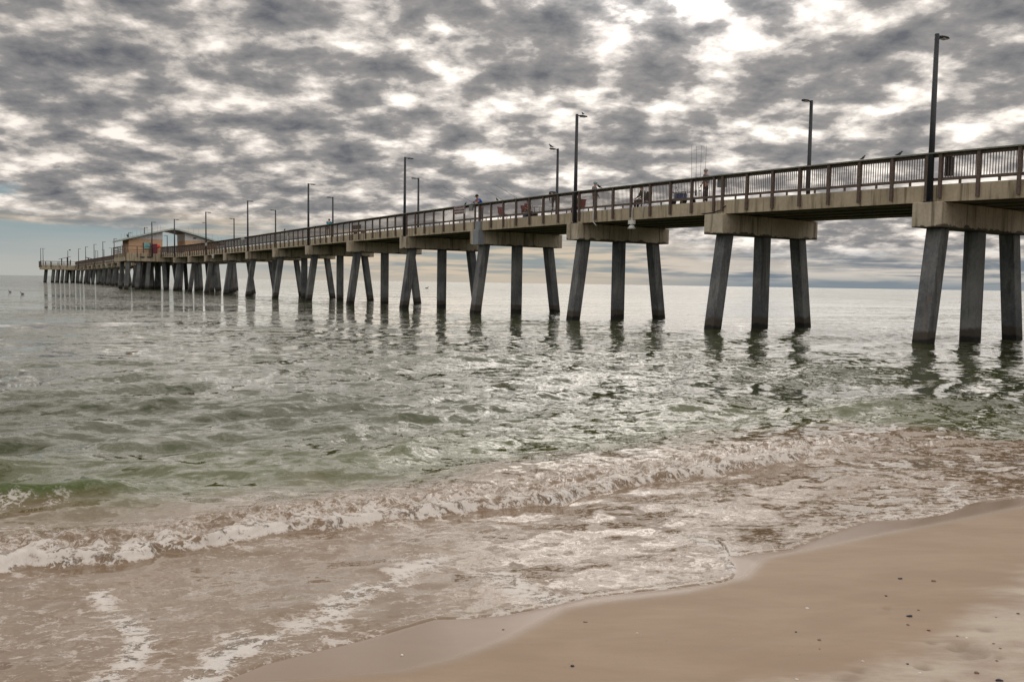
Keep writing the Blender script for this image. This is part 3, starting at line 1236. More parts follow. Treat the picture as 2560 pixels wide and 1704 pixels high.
tl = t.vmath('ADD', tl, t.vmath('SCALE', t.vmath('SUBTRACT', nc_, (.5, .5, .5)), s=t.madd(sw, -.28, .38)))
tl = t.vmath('ADD', tl, t.vmath('SCALE', t.vmath('SUBTRACT', nd_, (.5, .5, .5)), s=t.madd(sw, -.38, .42)))
tl = t.vmath('SCALE', tl, s=t.lin(wind, .3, .7, .75, 1.2))
tl = t.vmath('SCALE', tl, s=t.smooth(t.vmath('LENGTH', pos), 22.0, 90.0, 1.0, 1.7))
tl = t.vmath('MULTIPLY', tl, (.36, 1, 0))
tl = t.mapping(tl, rot=(0, 0, .22))
bp = t.n.new('ShaderNodeBump')
bp.inputs['Strength'].default_value = 1.0
bp.inputs['Distance'].default_value = 1.0
t.put(bp.inputs['Height'], t.mul(t.mul(fcov, t.smooth(fo, .5, .9)), t.madd(fn, .010, t.madd(fn2, .020, .0))))
nn = t.vmath('NORMALIZE', t.vmath('ADD', bp.outputs[0], tl))
t.l.new(nn, b.inputs['Normal'])
sheet('sea_water', XYw, Zw, len(ang), len(rad), {'foam': foam_, 'swash': swash_, 'depth': depth_, 'green': grn_}, WATER)

# --- sand: the beach and the sea floor near it, one sheet
WET_PX = [(430, 1712), (620, 1704), (800, 1690), (1008, 1673), (1134, 1644), (1259, 1592), (1400, 1515), (1500, 1498), (1700, 1475), (1850, 1440), (1900, 1392), (2560, 1262)]
WET = poly_at(WET_PX)
PRINTS = [((2396, 1616), .050, .030), ((2424, 1613), .062, .034), ((2446, 1622), .045, .022), ((2430, 1636), .06, .014), ((2460, 1632), .035, .02), ((2310, 1661), .034, .022), ((2220, 1511), .022, .016), ((2207, 1517), .03, -.008), ((2370, 1703), .045, .024), ((2330, 1602), .03, .010), ((2465, 1570), .04, .012), ((2150, 1672), .04, .010), ((2120, 1690), .05, .010), ((2500, 1640), .03, .012)]


DENT = [None]


def sand_z(XY):
    d, s, _ = seg_dist(XY, SHORE)
    sd2 = d * s
    z = np.where(sd2 < 0, np.minimum(.012 + .022 * (-sd2), .9 - .5 * np.exp(sd2 / 20)), -np.minimum(.012 + .10 * sd2, 3.0))
    z = np.where(sd2 < 0, .028 * (-sd2) / (1 + (-sd2) * .02), -np.minimum(.10 * sd2 + .0, 3.0))
    und = (fbm(XY[:, 0] * .7, XY[:, 1] * .7, 3) - .5) * .05 * sstep(-sd2, .2, 1.4)
    z = z + und
    DENT[0] = np.zeros(len(XY))
    z = z + (fbm(XY[:, 0] * 9, XY[:, 1] * 14, 4) - .5) * .022 * sstep(-sd2, 1.1, 2.0)
    # dry, trampled corner
    for (px, r_, dep) in PRINTS:
        c = np.array(at(*px, z=.06))
        dx_ = (XY[:, 0] - c[0])
        dy_ = (XY[:, 1] - c[1])
        q = (dx_ / (r_ * 1.2)) ** 2 + (dy_ / (r_ * .8)) ** 2
        q = q * (.6 + .9 * fbm(XY[:, 0] * 22, XY[:, 1] * 22, 3))
        DENT[0] = np.maximum(DENT[0], np.exp(-q * .8) * (dep > 0))
        z = z - dep * np.exp(-q) + dep * .18 * np.exp(-((np.sqrt(q) - 1.6) / .4) ** 2)
    return z, sd2


angs = np.concatenate([np.linspace(-180, -40, 60)[:-1], np.linspace(-40, 40, 700), np.linspace(40, 180, 60)[1:-1]]) * math.pi / 180
dents_ = None
rads_ = np.concatenate([np.array([.3, 1.0, 2.0]), 1 / np.linspace(1 / 2.6, 1 / 26.0, 420), np.exp(np.linspace(math.log(26), math.log(400), 50))[1:]])
XYs, RRs = polar(angs, rads_)
Zs, SDs = sand_z(XYs)
dent_ = DENT[0].copy()
dw, sw_, _ = seg_dist(XYs, WET)
wet = sstep(dw * sw_, -.14, .02)
wet = np.where(RRs > 30, sstep(SDs, -1.2, 0), wet)
dry = sstep(-SDs, 1.0, 1.9)

SAND, t, b = new_mat('beach_sand')
pos = geo(t).outputs['Position']
we, dr_ = attr(t, 'wet'), attr(t, 'dry')
big = t.noise(t.mapping(pos, rot=(0, 0, -.35), scale=(1, 2.4, 1)), .9, 5, .6, .4)
med = t.noise(t.mapping(pos, rot=(0, 0, -.2), scale=(1, 2, 1)), 5.0, 5, .65)
grain = t.noise(pos, 240.0, 3, .7)
damp = t.mix(t.smooth(big, .35, .65), (.355, .250, .162), (.410, .298, .202))
dryc = t.mix(t.smooth(t.madd(t.sub(med, .5), .5, big), .35, .62), (.44, .335, .265), (.60, .52, .42))
dfac = t.smooth(t.madd(t.sub(big, .5), 1.1, dr_), .35, .85)
c = t.mix(dfac, damp, dryc)
c = t.mix(t.mul(we, .9), c, (.28, .19, .128))
c = t.mix(t.lin(grain, .3, .7, 0, .30), c, (.20, .14, .10))
c = t.mix(t.mul(attr(t, 'dent'), .55), c, (.20, .135, .09))  # damper sand in footprints, darkened also to stand in for their weak shading
st_ = t.noise(t.mapping(pos, rot=(0, 0, -.3), scale=(1, 4.5, 1)), 2.4, 5, .65, .3)
c = t.mix(t.lin(st_, .35, .7, 0, .22), c, (.22, .15, .10))
speck = t.noise(pos, 60.0, 2, .5)
c = t.mix(t.mul(t.smooth(speck, .74, .78), .6), c, (.07, .05, .04))
t.put(b.inputs['Base Color'], c)
t.put(b.inputs['Roughness'], t.lin(we, 0, 1, .62, .17))
bp = t.n.new('ShaderNodeBump')
bp.inputs['Strength'].default_value = .8
bp.inputs['Distance'].default_value = 1.0
h = t.madd(grain, .0014, t.mul(t.mul(med, .010), dfac))
h = t.mul(h, t.lin(we, 0, 1, 1.0, .12))
t.put(bp.inputs['Height'], h)
t.l.new(bp.outputs[0], b.inputs['Normal'])
sheet('sand', XYs, Zs, len(angs), len(rads_), {'wet': wet, 'dry': dry, 'dent': dent_}, SAND, closed=True)


def ground(px, py):
    """point of the sand seen at that place"""
    z = 0.05
    for _ in range(6):
        p = at(px, py, z)
        z = float(sand_z(np.array([p]))[0][0])
    return Vector((p[0], p[1], z))

# lamps of the platform, the far arm and the T at its end
lamp(F(13.0, -1.45, 5.35), RZN, 'near side lamp at the railing corner in front of the red drinks machine', 'dark street lamps on the near edge of the pier', .97)
for k, sc_, lb in ((15.0, .97, 'lamp whose head shows above the left slope of the pavilion roof'),
                   (17.0, .95, 'lamp head just peeping over the lower left end of the pavilion roof')):
    lamp(F(k, .5, 5.99), RZN, lb, 'dark street lamps on the near edge of the pier', .92 * sc_)
for k, lb in ((19.0, 'far lamp with head pointing right, just left of the pavilion roof'), (21.02, 'far lamp second to the left of the pavilion roof'),
              (22.85, 'far lamp third to the left of the pavilion roof'),
              (24.86, 'far lamp fourth to the left of the pavilion roof'), (26.77, 'far lamp on the arm, right beside the flat shelter roof at the pier end')):
    lamp(F(k, .2, ZT), RZN, lb, 'small lamps on the far arm of the pier', .90)
for k, lb in ((16.37, 'slender lamp seen through the open gap of the pavilion'), (22.5, 'far rail lamp with head pointing left in front of the left pavilion wall edge'),
              (24.93, 'short looking lamp with head pointing left, half way along the far arm'), (26.6, 'lamp close behind another one on the far arm')):
    lamp(F(k, CAPL - .2, ZT), RZN + math.pi, lb, 'small lamps on the far edge of the far arm', .88)


def on_face(px, py, c, a, s):
    """point seen at a place of the photo, on the upright plane s metres behind c along a"""
    d = ray(px, py)
    p0 = c + a * s
    tt = p0.dot(a) / d.dot(a)
    return Vector((0, 0, EYE)) + d * tt


for px, s, rz, lb in ((101.8, .2, RZN, 'leftmost lamp in the photo at the pier end'), (107.6, .8, RZN, 'second lamp from the left at the pier end'),
                      (239.5, 7.0, RZN + math.pi, 'thin lamp rising behind the far arm of the pier'), (244.5, 9.0, RZN + math.pi, 'thin lamp just right of another behind the far arm')):
    p = on_face(px, 640, TC, TA, s)
    lamp((p.x, p.y, 5.99 + TDZ), rz, lb, 'small lamps at the end of the pier', .80)

# ---------------------------------------------------------------- pavilion
PB = 5.99 + PDZ + .004


def pl(u, s, z):
    p = PC + PT * u + PA * s
    return Vector((p.x, p.y, z))


def pbx(mb, u0, u1, s0, s1, z0, z1):
    return mb.hexa([pl(u0, s0, z0), pl(u1, s0, z0), pl(u1, s1, z0), pl(u0, s1, z0), pl(u0, s0, z1), pl(u1, s0, z1), pl(u1, s1, z1), pl(u0, s1, z1)])


RID_U, RID_Z = -1.0, 10.72
EL_U, ER_U, E_Z = -9.85, 7.55, 8.42


def roof_z(u):
    q = (RID_U - u) / (RID_U - EL_U) if u < RID_U else (u - RID_U) / (ER_U - RID_U)
    return RID_Z - (RID_Z - E_Z) * (q ** 1.12)


pav = empty('pavilion', tuple(pl(RID_U, 2.5, PB)), absolute=True)
tag(pav, 'tan brick pier pavilion in two blocks under one low curved gable roof', 'building')
for (u0, u1, nm) in ((-8.35, -2.85, 'wall'), (.95, 6.3, 'wall')):
    mb = MB()
    pbx(mb, u0, u1, 2.5, 9.4, PB, 8.66)
    w = mb.build(nm, BRICK, pav)
    mb = MB()
    # siding gable above the brick, following the roof
    n = 6
    us = [u0 - .02 + (u1 - u0 + .04) * i / n for i in range(n + 1)]
    for a, b2 in zip(us, us[1:]):
        mb.hexa([pl(a, 2.47, 8.664), pl(b2, 2.47, 8.664), pl(b2, 9.43, 8.664), pl(a, 9.43, 8.664),
                 pl(a, 2.47, max(roof_z(a) - .30, 8.67)), pl(b2, 2.47, max(roof_z(b2) - .30, 8.67)), pl(b2, 9.43, max(roof_z(b2) - .30, 8.67)), pl(a, 9.43, max(roof_z(a) - .30, 8.67))])
    mb.build('upper_siding', SIDING, w)
mb = MB()
n = 24
us = [EL_U + (ER_U - EL_U) * i / n for i in range(n + 1)]
for a, b2 in zip(us, us[1:]):
    mb.hexa([pl(a, 1.5, roof_z(a) - .26), pl(b2, 1.5, roof_z(b2) - .26), pl(b2, 10.4, roof_z(b2) - .26), pl(a, 10.4, roof_z(a) - .26),
             pl(a, 1.5, roof_z(a)), pl(b2, 1.5, roof_z(b2)), pl(b2, 10.4, roof_z(b2)), pl(a, 10.4, roof_z(a))])
rf = mb.build('roof', ROOFM, pav)
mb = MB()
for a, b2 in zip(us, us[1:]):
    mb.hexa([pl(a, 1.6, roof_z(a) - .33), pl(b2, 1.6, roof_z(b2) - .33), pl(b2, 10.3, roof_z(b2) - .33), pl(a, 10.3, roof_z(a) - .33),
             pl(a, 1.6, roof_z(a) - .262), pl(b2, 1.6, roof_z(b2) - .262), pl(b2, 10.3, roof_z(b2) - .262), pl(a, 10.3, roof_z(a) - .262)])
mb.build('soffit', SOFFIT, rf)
for px in (303, 312, 326, 331, 342, 352, 358, 368, 382, 394, 401, 471, 484, 497, 531, 545, 553):
    p = on_face(px, 590, PC, PA, 1.9)
    u = (p - PC).dot(PT)
    q = pl(u, 1.9, roof_z(min(max(u, EL_U), ER_U)) - .02)
    MB().tube([q, q + Vector((0, 0, .95))], .018, 5).build('lightning_rod', STEEL, rf)
mb = MB()
pbx(mb, 1.25, 2.0, 2.40, 2.495, 7.75, 7.95)
mb.build('vent', BLACKM, pav)
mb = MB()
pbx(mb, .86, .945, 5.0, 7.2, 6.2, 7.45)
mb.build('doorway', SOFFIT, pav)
mb = MB()
pbx(mb, 2.3, 2.8, 2.36, 2.465, 9.02, 9.22)
mb.build('wall_lamp', BLACKM, pav)
p = on_face(505, 603, PC, PA, 2.2)
_u = (p - PC).dot(PT)
MB().ball(pl(_u, 2.2, 8.15), .38, 12, 6, 1, .35, .55).build('dark_lantern', BLACKM, pav, smooth=True)

# teal panel and drinks machine against the left wall
bd = empty('notice_board', tuple(pl(-5.4, 2.2, PB)), absolute=True)
tag(bd, 'teal sea picture board on the left brick wall of the pavilion', 'notice board')
mb = MB()
pbx(mb, -5.95, -4.98, 2.2, 2.28, 7.02, 8.0)
mb.build('panel', TEALP, bd)
mb = MB()
pbx(mb, -6.05, -5.953, 2.17, 2.3, PB, 8.06)
pbx(mb, -4.977, -4.88, 2.17, 2.3, PB, 8.06)
mb.build('frame', SOFFIT, bd)
vm = empty('drinks_machine', tuple(pl(-4.2, 2.1, PB)), absolute=True)
tag(vm, 'maroon machine with a bright red round front beside the teal board', 'drinks machine')
mb = MB()
pbx(mb, -4.7, -3.85, 1.7, 2.4, PB, 7.85)
mb.build('cabinet', MAROON, vm, bevel=.04)
MB().ball(pl(-3.7, 1.66, 7.4), .36, 14, 8, .8, .8, 1.0).build('red_front', REDBRIGHT, vm, smooth=True)
# dark scuppers in the platform's edge beam
for px in (356, 373):
    p = on_face(px, 643, PC, PA, 0)
    u = (p - PC).dot(PT)
    MB().ball(pl(u, -.01, p.z), .42, 14, 6, 1, .10, .36, rot=Matrix.Rotation(math.atan2(PT.y, PT.x), 3, 'Z')).build('scupper', BLACKM, pier, smooth=True)

# ---------------------------------------------------------------- small shelters at the end
for (u0, u1, s0, s1, za, zb_, posts, lb) in ((None, None, 0, 0, 0, 0, None, None),):
    pass


def tl_(u, s, z):
    p = TC + TT * u + TA * s
    return Vector((p.x, p.y, z))


def face_u(px, c, a, tvec, s):
    p = on_face(px, 640, c, a, s)
    return (p - c).dot(tvec)


def zat(px, py, c, a, s):
    return on_face(px, py, c, a, s).z


def shelter(px0, py0, px1, py1, posts, s, lb):
    ua, ub = face_u(px0, TC, TA, TT, s), face_u(px1, TC, TA, TT, s)
    za, zb2 = zat(px0, py0, TC, TA, s), zat(px1, py1, TC, TA, s)
    r = empty('shelter', tuple(tl_((ua + ub) / 2, s + 1.4, 5.99 + TDZ)), absolute=True)
    tag(r, lb, 'shelter')
    mb = MB()
    mb.hexa([tl_(ua, s, za - .12), tl_(ub, s, zb2 - .12), tl_(ub, s + 2.8, zb2 - .12), tl_(ua, s + 2.8, za - .12),
             tl_(ua, s, za), tl_(ub, s, zb2), tl_(ub, s + 2.8, zb2), tl_(ua, s + 2.8, za)])
    mb.build('roof', SOFFIT, r)
    for px in posts:
        u = face_u(px, TC, TA, TT, s)
        zt_ = za + (zb2 - za) * (u - ua) / (ub - ua) - .121
        MB().hexa([tl_(u - .14, s + 1.2, 6.0 + TDZ), tl_(u + .14, s + 1.2, 6.0 + TDZ), tl_(u + .14, s + 1.5, 6.0 + TDZ), tl_(u - .14, s + 1.5, 6.0 + TDZ),
                   tl_(u - .14, s + 1.2, zt_), tl_(u + .14, s + 1.2, zt_), tl_(u + .14, s + 1.5, zt_), tl_(u - .14, s + 1.5, zt_)]).build('post', SOFFIT, r)


shelter(148, 647, 177, 641, (155, 169), 2.0, 'dark shelter with a flat tilted roof on two posts at the pier end')
shelter(215, 642.5, 236, 647.5, (222, 230), 5.0, 'low dark shelter roof sloping down to the right, on the far arm')
u_ = face_u(169, TC, TA, TT, 2.0)
mast = empty('radio_mast', tuple(tl_(u_, 1.2, 5.99 + TDZ)), absolute=True)
tag(mast, 'dark mast with a small head standing over the shelter at the pier end', 'mast')
zt_ = zat(168, 626, TC, TA, 1.2)
MB().tube([tl_(u_, 1.2, 6 + TDZ), tl_(u_, 1.2, zt_)], [.14, .07], 8).build('pole', BRONZE, mast)
MB().box(tl_(u_, 0, 0).x - .2, tl_(u_, 0, 0).x + .2, tl_(u_, 1.2, 0).y - .2, tl_(u_, 1.2, 0).y + .2, zt_ + .002, zt_ + .3).build('antenna_box', BRONZE, mast)

# ---------------------------------------------------------------- people
import itertools


def skin_mesh(name, verts, edges, radii, mat, parent, extra=None, sub=1):
    me = bpy.data.meshes.new(name)
    me.from_pydata([tuple(v) for v in verts], edges, [])
    me.materials.append(mat)
    o = bpy.data.objects.new(name, me)
    COL.objects.link(o)
    o.parent = parent
    sk = o.modifiers.new('skin', 'SKIN')
    sk.use_smooth_shade = True
    if not me.skin_vertices:
        pass
    lay = me.skin_vertices[0].data if len(me.skin_vertices) else None
    if lay is None:
        bm = bmesh.new()
        bm.from_mesh(me)
        bm.verts.layers.skin.verify()
        bm.to_mesh(me)
        bm.free()
        lay = me.skin_vertices[0].data
    seen = set()
    adj = {i: [] for i in range(len(verts))}
    for a, b2 in edges:
        adj[a].append(b2)
        adj[b2].append(a)
    for i, r_ in enumerate(radii):
        lay[i].radius = (r_, r_) if not hasattr(r_, '__len__') else r_
        lay[i].use_root = False
    for i in range(len(verts)):
        if i in seen:
            continue
        lay[i].use_root = True
        stack = [i]
        while stack:
            q = stack.pop()
            if q in seen:
                continue
            seen.add(q)
            stack += adj[q]
    ss = o.modifiers.new('smooth', 'SUBSURF')
    ss.levels = sub
    ss.render_levels = sub
    return o


def person(loc, rz, J, cols, label, hat=None, group=None):
    """J: joint positions in metres; x to the person's right, y where they look, z up from the feet"""
    r = empty('person', loc, rz)
    tag(r, label, 'person', group)
    V = {k: Vector(v) for k, v in J.items()}
    order = ['pelvis', 'waist', 'chest', 'neck', 'head', 'crown',
             'shR', 'elR', 'wrR', 'shL', 'elL', 'wrL', 'hipR', 'knR', 'anR', 'toR', 'hipL', 'knL', 'anL', 'toL']
    rad = dict(pelvis=.135, waist=.125, chest=.14, neck=.058, head=.092, crown=.075, shR=.062, elR=.043, wrR=.03, shL=.062, elL=.043, wrL=.03,
               hipR=.095, knR=.062, anR=.042, toR=.04, hipL=.095, knL=.062, anL=.042, toL=.04)
    ix = {n_: i for i, n_ in enumerate(order)}
    vs = [V[n_] for n_ in order]
    ed = [('pelvis', 'waist'), ('waist', 'chest'), ('chest', 'neck'), ('neck', 'head'), ('head', 'crown'), ('chest', 'shR'), ('shR', 'elR'), ('elR', 'wrR'),
          ('chest', 'shL'), ('shL', 'elL'), ('elL', 'wrL'), ('pelvis', 'hipR'), ('hipR', 'knR'), ('knR', 'anR'), ('anR', 'toR'), ('pelvis', 'hipL'), ('hipL', 'knL'), ('knL', 'anL'), ('anL', 'toL')]
    E_ = [(ix[a], ix[b2]) for a, b2 in ed]
    rr = [rad[n_] for n_ in order]
    # palm, four fingers of unequal length and a thumb on each hand
    for s_, e_, w_ in (('R', 'elR', 'wrR'), ('L', 'elL', 'wrL')):
        d = (V[w_] - V[e_]).normalized()
        side = d.cross(Vector((0, 0, 1)))
        if side.length < .2:
            side = Vector((1, 0, 0))
        side.normalize()
        if s_ == 'L':
            side = -side
        down = Vector((0, 0, -1)) if abs(d.z) < .8 else Vector((0, 1, 0))
        palm = V[w_] + d * .075
        vs.append(palm)
        rr.append((.038, .022))
        pi_ = len(vs) - 1
        E_.append((ix[w_], pi_))
        for q, L_ in enumerate((.062, .070, .066, .052)):
            b0 = palm + side * (.027 - q * .018) + d * .012
            b1 = b0 + d * L_ * .6 + down * .006
            b2 = b1 + d * L_ * .35 + down * .026
            i0 = len(vs)
            vs += [b0, b1, b2]
            rr += [.009, .0085, .007]
            E_ += [(i0, i0 + 1), (i0 + 1, i0 + 2)]
        b0 = V[w_] + d * .04 + side * .025
        b1 = b0 + side * .032 + d * .024
        b2 = b1 + d * .032
        i0 = len(vs)
        vs += [b0, b1, b2]
        rr += [.011, .010, .008]
        E_ += [(i0, i0 + 1), (i0 + 1, i0 + 2)]
    # nose and ears
    f = V.get('face', Vector((0, 1, 0))).normalized()
    hd = V['head']
    up = (V['crown'] - V['neck']).normalized()
    sd_ = f.cross(up).normalized()
    for p0, p1, ra in ((hd + f * .085, hd + f * .118, .013), (hd + sd_ * .086, hd + sd_ * .100 + up * .02, .014), (hd - sd_ * .086, hd - sd_ * .100 + up * .02, .014)):
        i0 = len(vs)
        vs += [p0, p1]
        rr += [ra, ra * .8]
        E_ += [(i0, i0 + 1)]
    skin_mesh('body', vs, E_, rr, SKIN, r)
    # clothes
    so = ['pelvis', 'waist', 'chest', 'shR', 'sleeveR', 'shL', 'sleeveL', 'collar']
    V['sleeveR'] = V['shR'].lerp(V['elR'], cols.get('sleeve', .8))
    V['sleeveL'] = V['shL'].lerp(V['elL'], cols.get('sleeve', .8))
    V['collar'] = V['chest'].lerp(V['neck'], .55)
    sr = dict(pelvis=.155, waist=.15, chest=.165, shR=.08, sleeveR=.062, shL=.08, sleeveL=.062, collar=.08)
    if cols.get('sleeve', .8) > .95:
        so += ['cuffR', 'cuffL']
        V['cuffR'] = V['elR'].lerp(V['wrR'], .9)
        V['cuffL'] = V['elL'].lerp(V['wrL'], .9)
        sr['cuffR'] = sr['cuffL'] = .045
    si = {n_: i for i, n_ in enumerate(so)}
    se = [('pelvis', 'waist'), ('waist', 'chest'), ('chest', 'shR'), ('shR', 'sleeveR'), ('chest', 'shL'), ('shL', 'sleeveL'), ('chest', 'collar')]
    if 'cuffR' in si:
        se += [('sleeveR', 'cuffR'), ('sleeveL', 'cuffL')]
    skin_mesh('shirt', [V[n_] for n_ in so], [(si[a], si[b2]) for a, b2 in se], [sr[n_] for n_ in so], cols['shirt'], r)
    V['hemR'] = V['knR'].lerp(V['anR'], cols.get('hem', .85))
    V['hemL'] = V['knL'].lerp(V['anL'], cols.get('hem', .85))
    to = ['waistb', 'pelvis', 'hipR', 'knR', 'hemR', 'hipL', 'knL', 'hemL']
    V['waistb'] = V['pelvis'].lerp(V['waist'], .3)
    tr = dict(waistb=.145, pelvis=.15, hipR=.108, knR=.078, hemR=.066, hipL=.108, knL=.078, hemL=.066)
    ti = {n_: i for i, n_ in enumerate(to)}
    te = [('waistb', 'pelvis'), ('pelvis', 'hipR'), ('hipR', 'knR'), ('knR', 'hemR'), ('pelvis', 'hipL'), ('hipL', 'knL'), ('knL', 'hemL')]
    skin_mesh('trousers', [V[n_] for n_ in to], [(ti[a], ti[b2]) for a, b2 in te], [tr[n_] for n_ in to], cols['trousers'], r)
    # shoes
    for s_ in 'RL':
        a_, b_ = V['an' + s_], V['to' + s_]
        MB().tube([a_ + Vector((0, 0, -.01)) - (b_ - a_) * .25, a_.lerp(b_, .4) + Vector((0, 0, -.01)), b_], [.045, .05, .035], 8, squash=.8).build('shoe', cols.get('shoes', BLACKM), r, smooth=True)
    # hair or cap
    c = V['head'].lerp(V['crown'], .55)
    mb = MB()
    mb.ball(c - f * .012, .108, 12, 6, 1.0, 1.08, .80)
    if hat == 'cap':
        mb.tube([c + f * .08 - up * .01, c + f * .17 - up * .025], [.075, .05], 8, squash=.18)
    if hat == 'brim':
        mb.tube([c - up * .01, c + up * .006], [.19, .18], 14)
    mb.build('hat' if hat else 'hair', cols['hair'], r, smooth=True)
    return r


STAND = dict(pelvis=(0, 0, .95), waist=(0, 0, 1.12), chest=(0, .01, 1.34), neck=(0, .02, 1.50), head=(0, .05, 1.63), crown=(0, .04, 1.72),
             shR=(.18, .0, 1.42), elR=(.24, .0, 1.14), wrR=(.24, .14, .92), shL=(-.18, .0, 1.42), elL=(-.24, .0, 1.14), wrL=(-.24, .14, .92),
             hipR=(.10, 0, .90), knR=(.11, .03, .50), anR=(.11, 0, .08), toR=(.12, .15, .04), hipL=(-.10, 0, .90), knL=(-.11, .03, .50), anL=(-.11, 0, .08), toL=(-.12, .15, .04), face=(0, 1, 0))
LEAN = dict(STAND, waist=(0, .08, 1.12), chest=(0, .22, 1.30), neck=(0, .30, 1.44), head=(0, .36, 1.56), crown=(0, .37, 1.66), shR=(.19, .24, 1.38), shL=(-.19, .24, 1.38),
            elR=(.25, .40, 1.22), elL=(-.25, .40, 1.22), wrR=(.04, .56, 1.24), wrL=(-.04, .52, 1.25), face=(0, 1, -.3))
BEND = dict(STAND, waist=(0, .14, 1.05), chest=(0, .36, 1.16), neck=(0, .52, 1.12), head=(0, .62, 1.04), crown=(0, .70, 1.00), shR=(.18, .38, 1.12), shL=(-.18, .38, 1.12),
            elR=(.20, .42, .84), elL=(-.20, .42, .84), wrR=(.12, .52, .62), wrL=(-.12, .52, .62), face=(0, .3, -1))
SIT = dict(pelvis=(0, 0, .50), waist=(0, .0, .68), chest=(0, .05, .92), neck=(0, .10, 1.08), head=(0, .14, 1.20), crown=(0, .14, 1.29),
           shR=(.18, .05, .99), elR=(.23, .12, .74), wrR=(.15, .34, .66), shL=(-.18, .05, .99), elL=(-.23, .12, .74), wrL=(-.15, .34, .66),
           hipR=(.10, .04, .48), knR=(.13, .44, .50), anR=(.13, .46, .08), toR=(.14, .60, .04), hipL=(-.10, .04, .48), knL=(-.13, .44, .50), anL=(-.13, .46, .08), toL=(-.14, .60, .04), face=(0, 1, -.15))

TOCAM = math.atan2(-TX.y, -TX.x) - math.pi / 2      # facing the near rail
ALONG = math.atan2(AX.y, AX.x) - math.pi / 2        # facing out to sea
BACK = ALONG + math.pi
DK = 5.97
C_BLUE, C_TEAL, C_NAVY, C_GREY, C_KHAKI, C_RED, C_DARK, C_OLIVE = [cloth(n_, c_) for n_, c_ in (
    ('blue_cotton', (.015, .10, .42)), ('teal_jacket_cloth', (.02, .22, .28)), ('navy_cloth', (.015, .03, .05)), ('grey_cloth', (.16, .16, .17)),
    ('khaki_cloth', (.22, .18, .13)), ('red_cloth', (.22, .03, .03)), ('black_cloth', (.02, .02, .025)), ('olive_cloth', (.06, .07, .05)))]
HAIRD = cloth('dark_hair', (.02, .018, .016))
HAIRG = cloth('grey_hair', (.35, .34, .33))
TCAP = cloth('pale_teal_cap_cloth', (.22, .36, .35))


def deckp(k, u, z=DK):
    return F(k, u, z)


_pb = person(deckp(3.085, .80), TOCAM, LEAN, dict(shirt=C_BLUE, trousers=C_GREY, hair=C_DARK, hem=.9), 'person in bright blue shirt and dark cap leaning on the top rail', hat='cap')
_pb.scale = (1.1, 1.1, 1.1)
person(deckp(5.74, 1.0, DK + .22), BACK + 2.5, dict(SIT, **{}) if False else LEAN, dict(shirt=C_TEAL, trousers=C_KHAKI, hair=HAIRD, sleeve=1.0), 'dark haired person in teal jacket at the rail beside a lamp')
person(deckp(2.33, .95, DK + .32), ALONG - .35, BEND, dict(shirt=C_NAVY, trousers=C_NAVY, hair=TCAP, sleeve=.6), 'person bending far forward in dark shirt and pale teal cap', hat='cap')
person(deckp(1.985, 1.0), BACK + .4, STAND, dict(shirt=C_GREY, trousers=C_GREY, hair=TCAP, sleeve=1.0), 'person in grey with pale teal cap standing behind a rail post', hat='cap')
person(deckp(1.66, 1.55), ALONG + .2, SIT, dict(shirt=C_OLIVE, trousers=C_DARK, hair=C_DARK, sleeve=1.0), 'person in olive sitting above the hanging white light', hat='cap')
person(deckp(1.215, 1.3), ALONG + .25, STAND, dict(shirt=C_GREY, trousers=C_DARK, hair=HAIRG, sleeve=.6), 'grey haired person in grey beside the upright rods and the blue cooler')
person(deckp(2.70, 1.7), BACK, SIT, dict(shirt=C_RED, trousers=C_DARK, hair=C_DARK, sleeve=.9), 'person in dark red sitting left of the pile of fishing gear', hat='brim')
person(deckp(2.20, 1.7), ALONG, SIT, dict(shirt=C_OLIVE, trousers=C_RED, hair=C_DARK, sleeve=.9), 'person in olive with red trousers sitting close to the second tall lamp')
_u = face_u(176, TC, TA, TT, .9)
_p = tl_(_u, .9, 5.99 + TDZ)
person((_p.x, _p.y, _p.z), 2.6, STAND, dict(shirt=C_NAVY, trousers=C_DARK, hair=HAIRD, sleeve=1.0), 'tiny dark person standing at the far end of the pier', hat='cap')


# ---------------------------------------------------------------- gear on the deck
def chair(loc, rz, mat, label):
    r = empty('folding_chair', loc, rz)
    tag(r, label, 'chair')
    MB().box(-.25, .25, -.24, .24, .40, .44).build('seat', mat, r)
    MB().hexa([(-.25, -.26, .46), (.25, -.26, .46), (.25, -.22, .46), (-.25, -.22, .46), (-.25, -.40, .95), (.25, -.40, .95), (.25, -.36, .95), (-.25, -.36, .95)]).build('backrest', mat, r)
    for x in (-.25, .25):
        for y0, y1 in ((-.24, .26), (.24, -.26)):
            MB().tube([(x, y0, 0), (x, y1, .40 if y1 > 0 else .46)], .012, 6).build('leg', STEEL, r)
    return r


def cooler(loc, rz, mat, label, s=1.0):
    r = empty('cooler', loc, rz)
    tag(r, label, 'cooler')
    MB().box(-.32 * s, .32 * s, -.2 * s, .2 * s, 0, .32 * s).build('body', mat, r, bevel=.02)
    MB().box(-.335 * s, .335 * s, -.215 * s, .215 * s, .322 * s, .39 * s).build('lid', WHITEP, r, bevel=.015)
    MB().tube([(-.34 * s, 0, .2 * s), (-.39 * s, 0, .25 * s), (-.39 * s, 0, .42 * s), (.39 * s, 0, .42 * s), (.39 * s, 0, .25 * s), (.34 * s, 0, .2 * s)], .012, 6).build('handle', BLACKM, r)
    return r


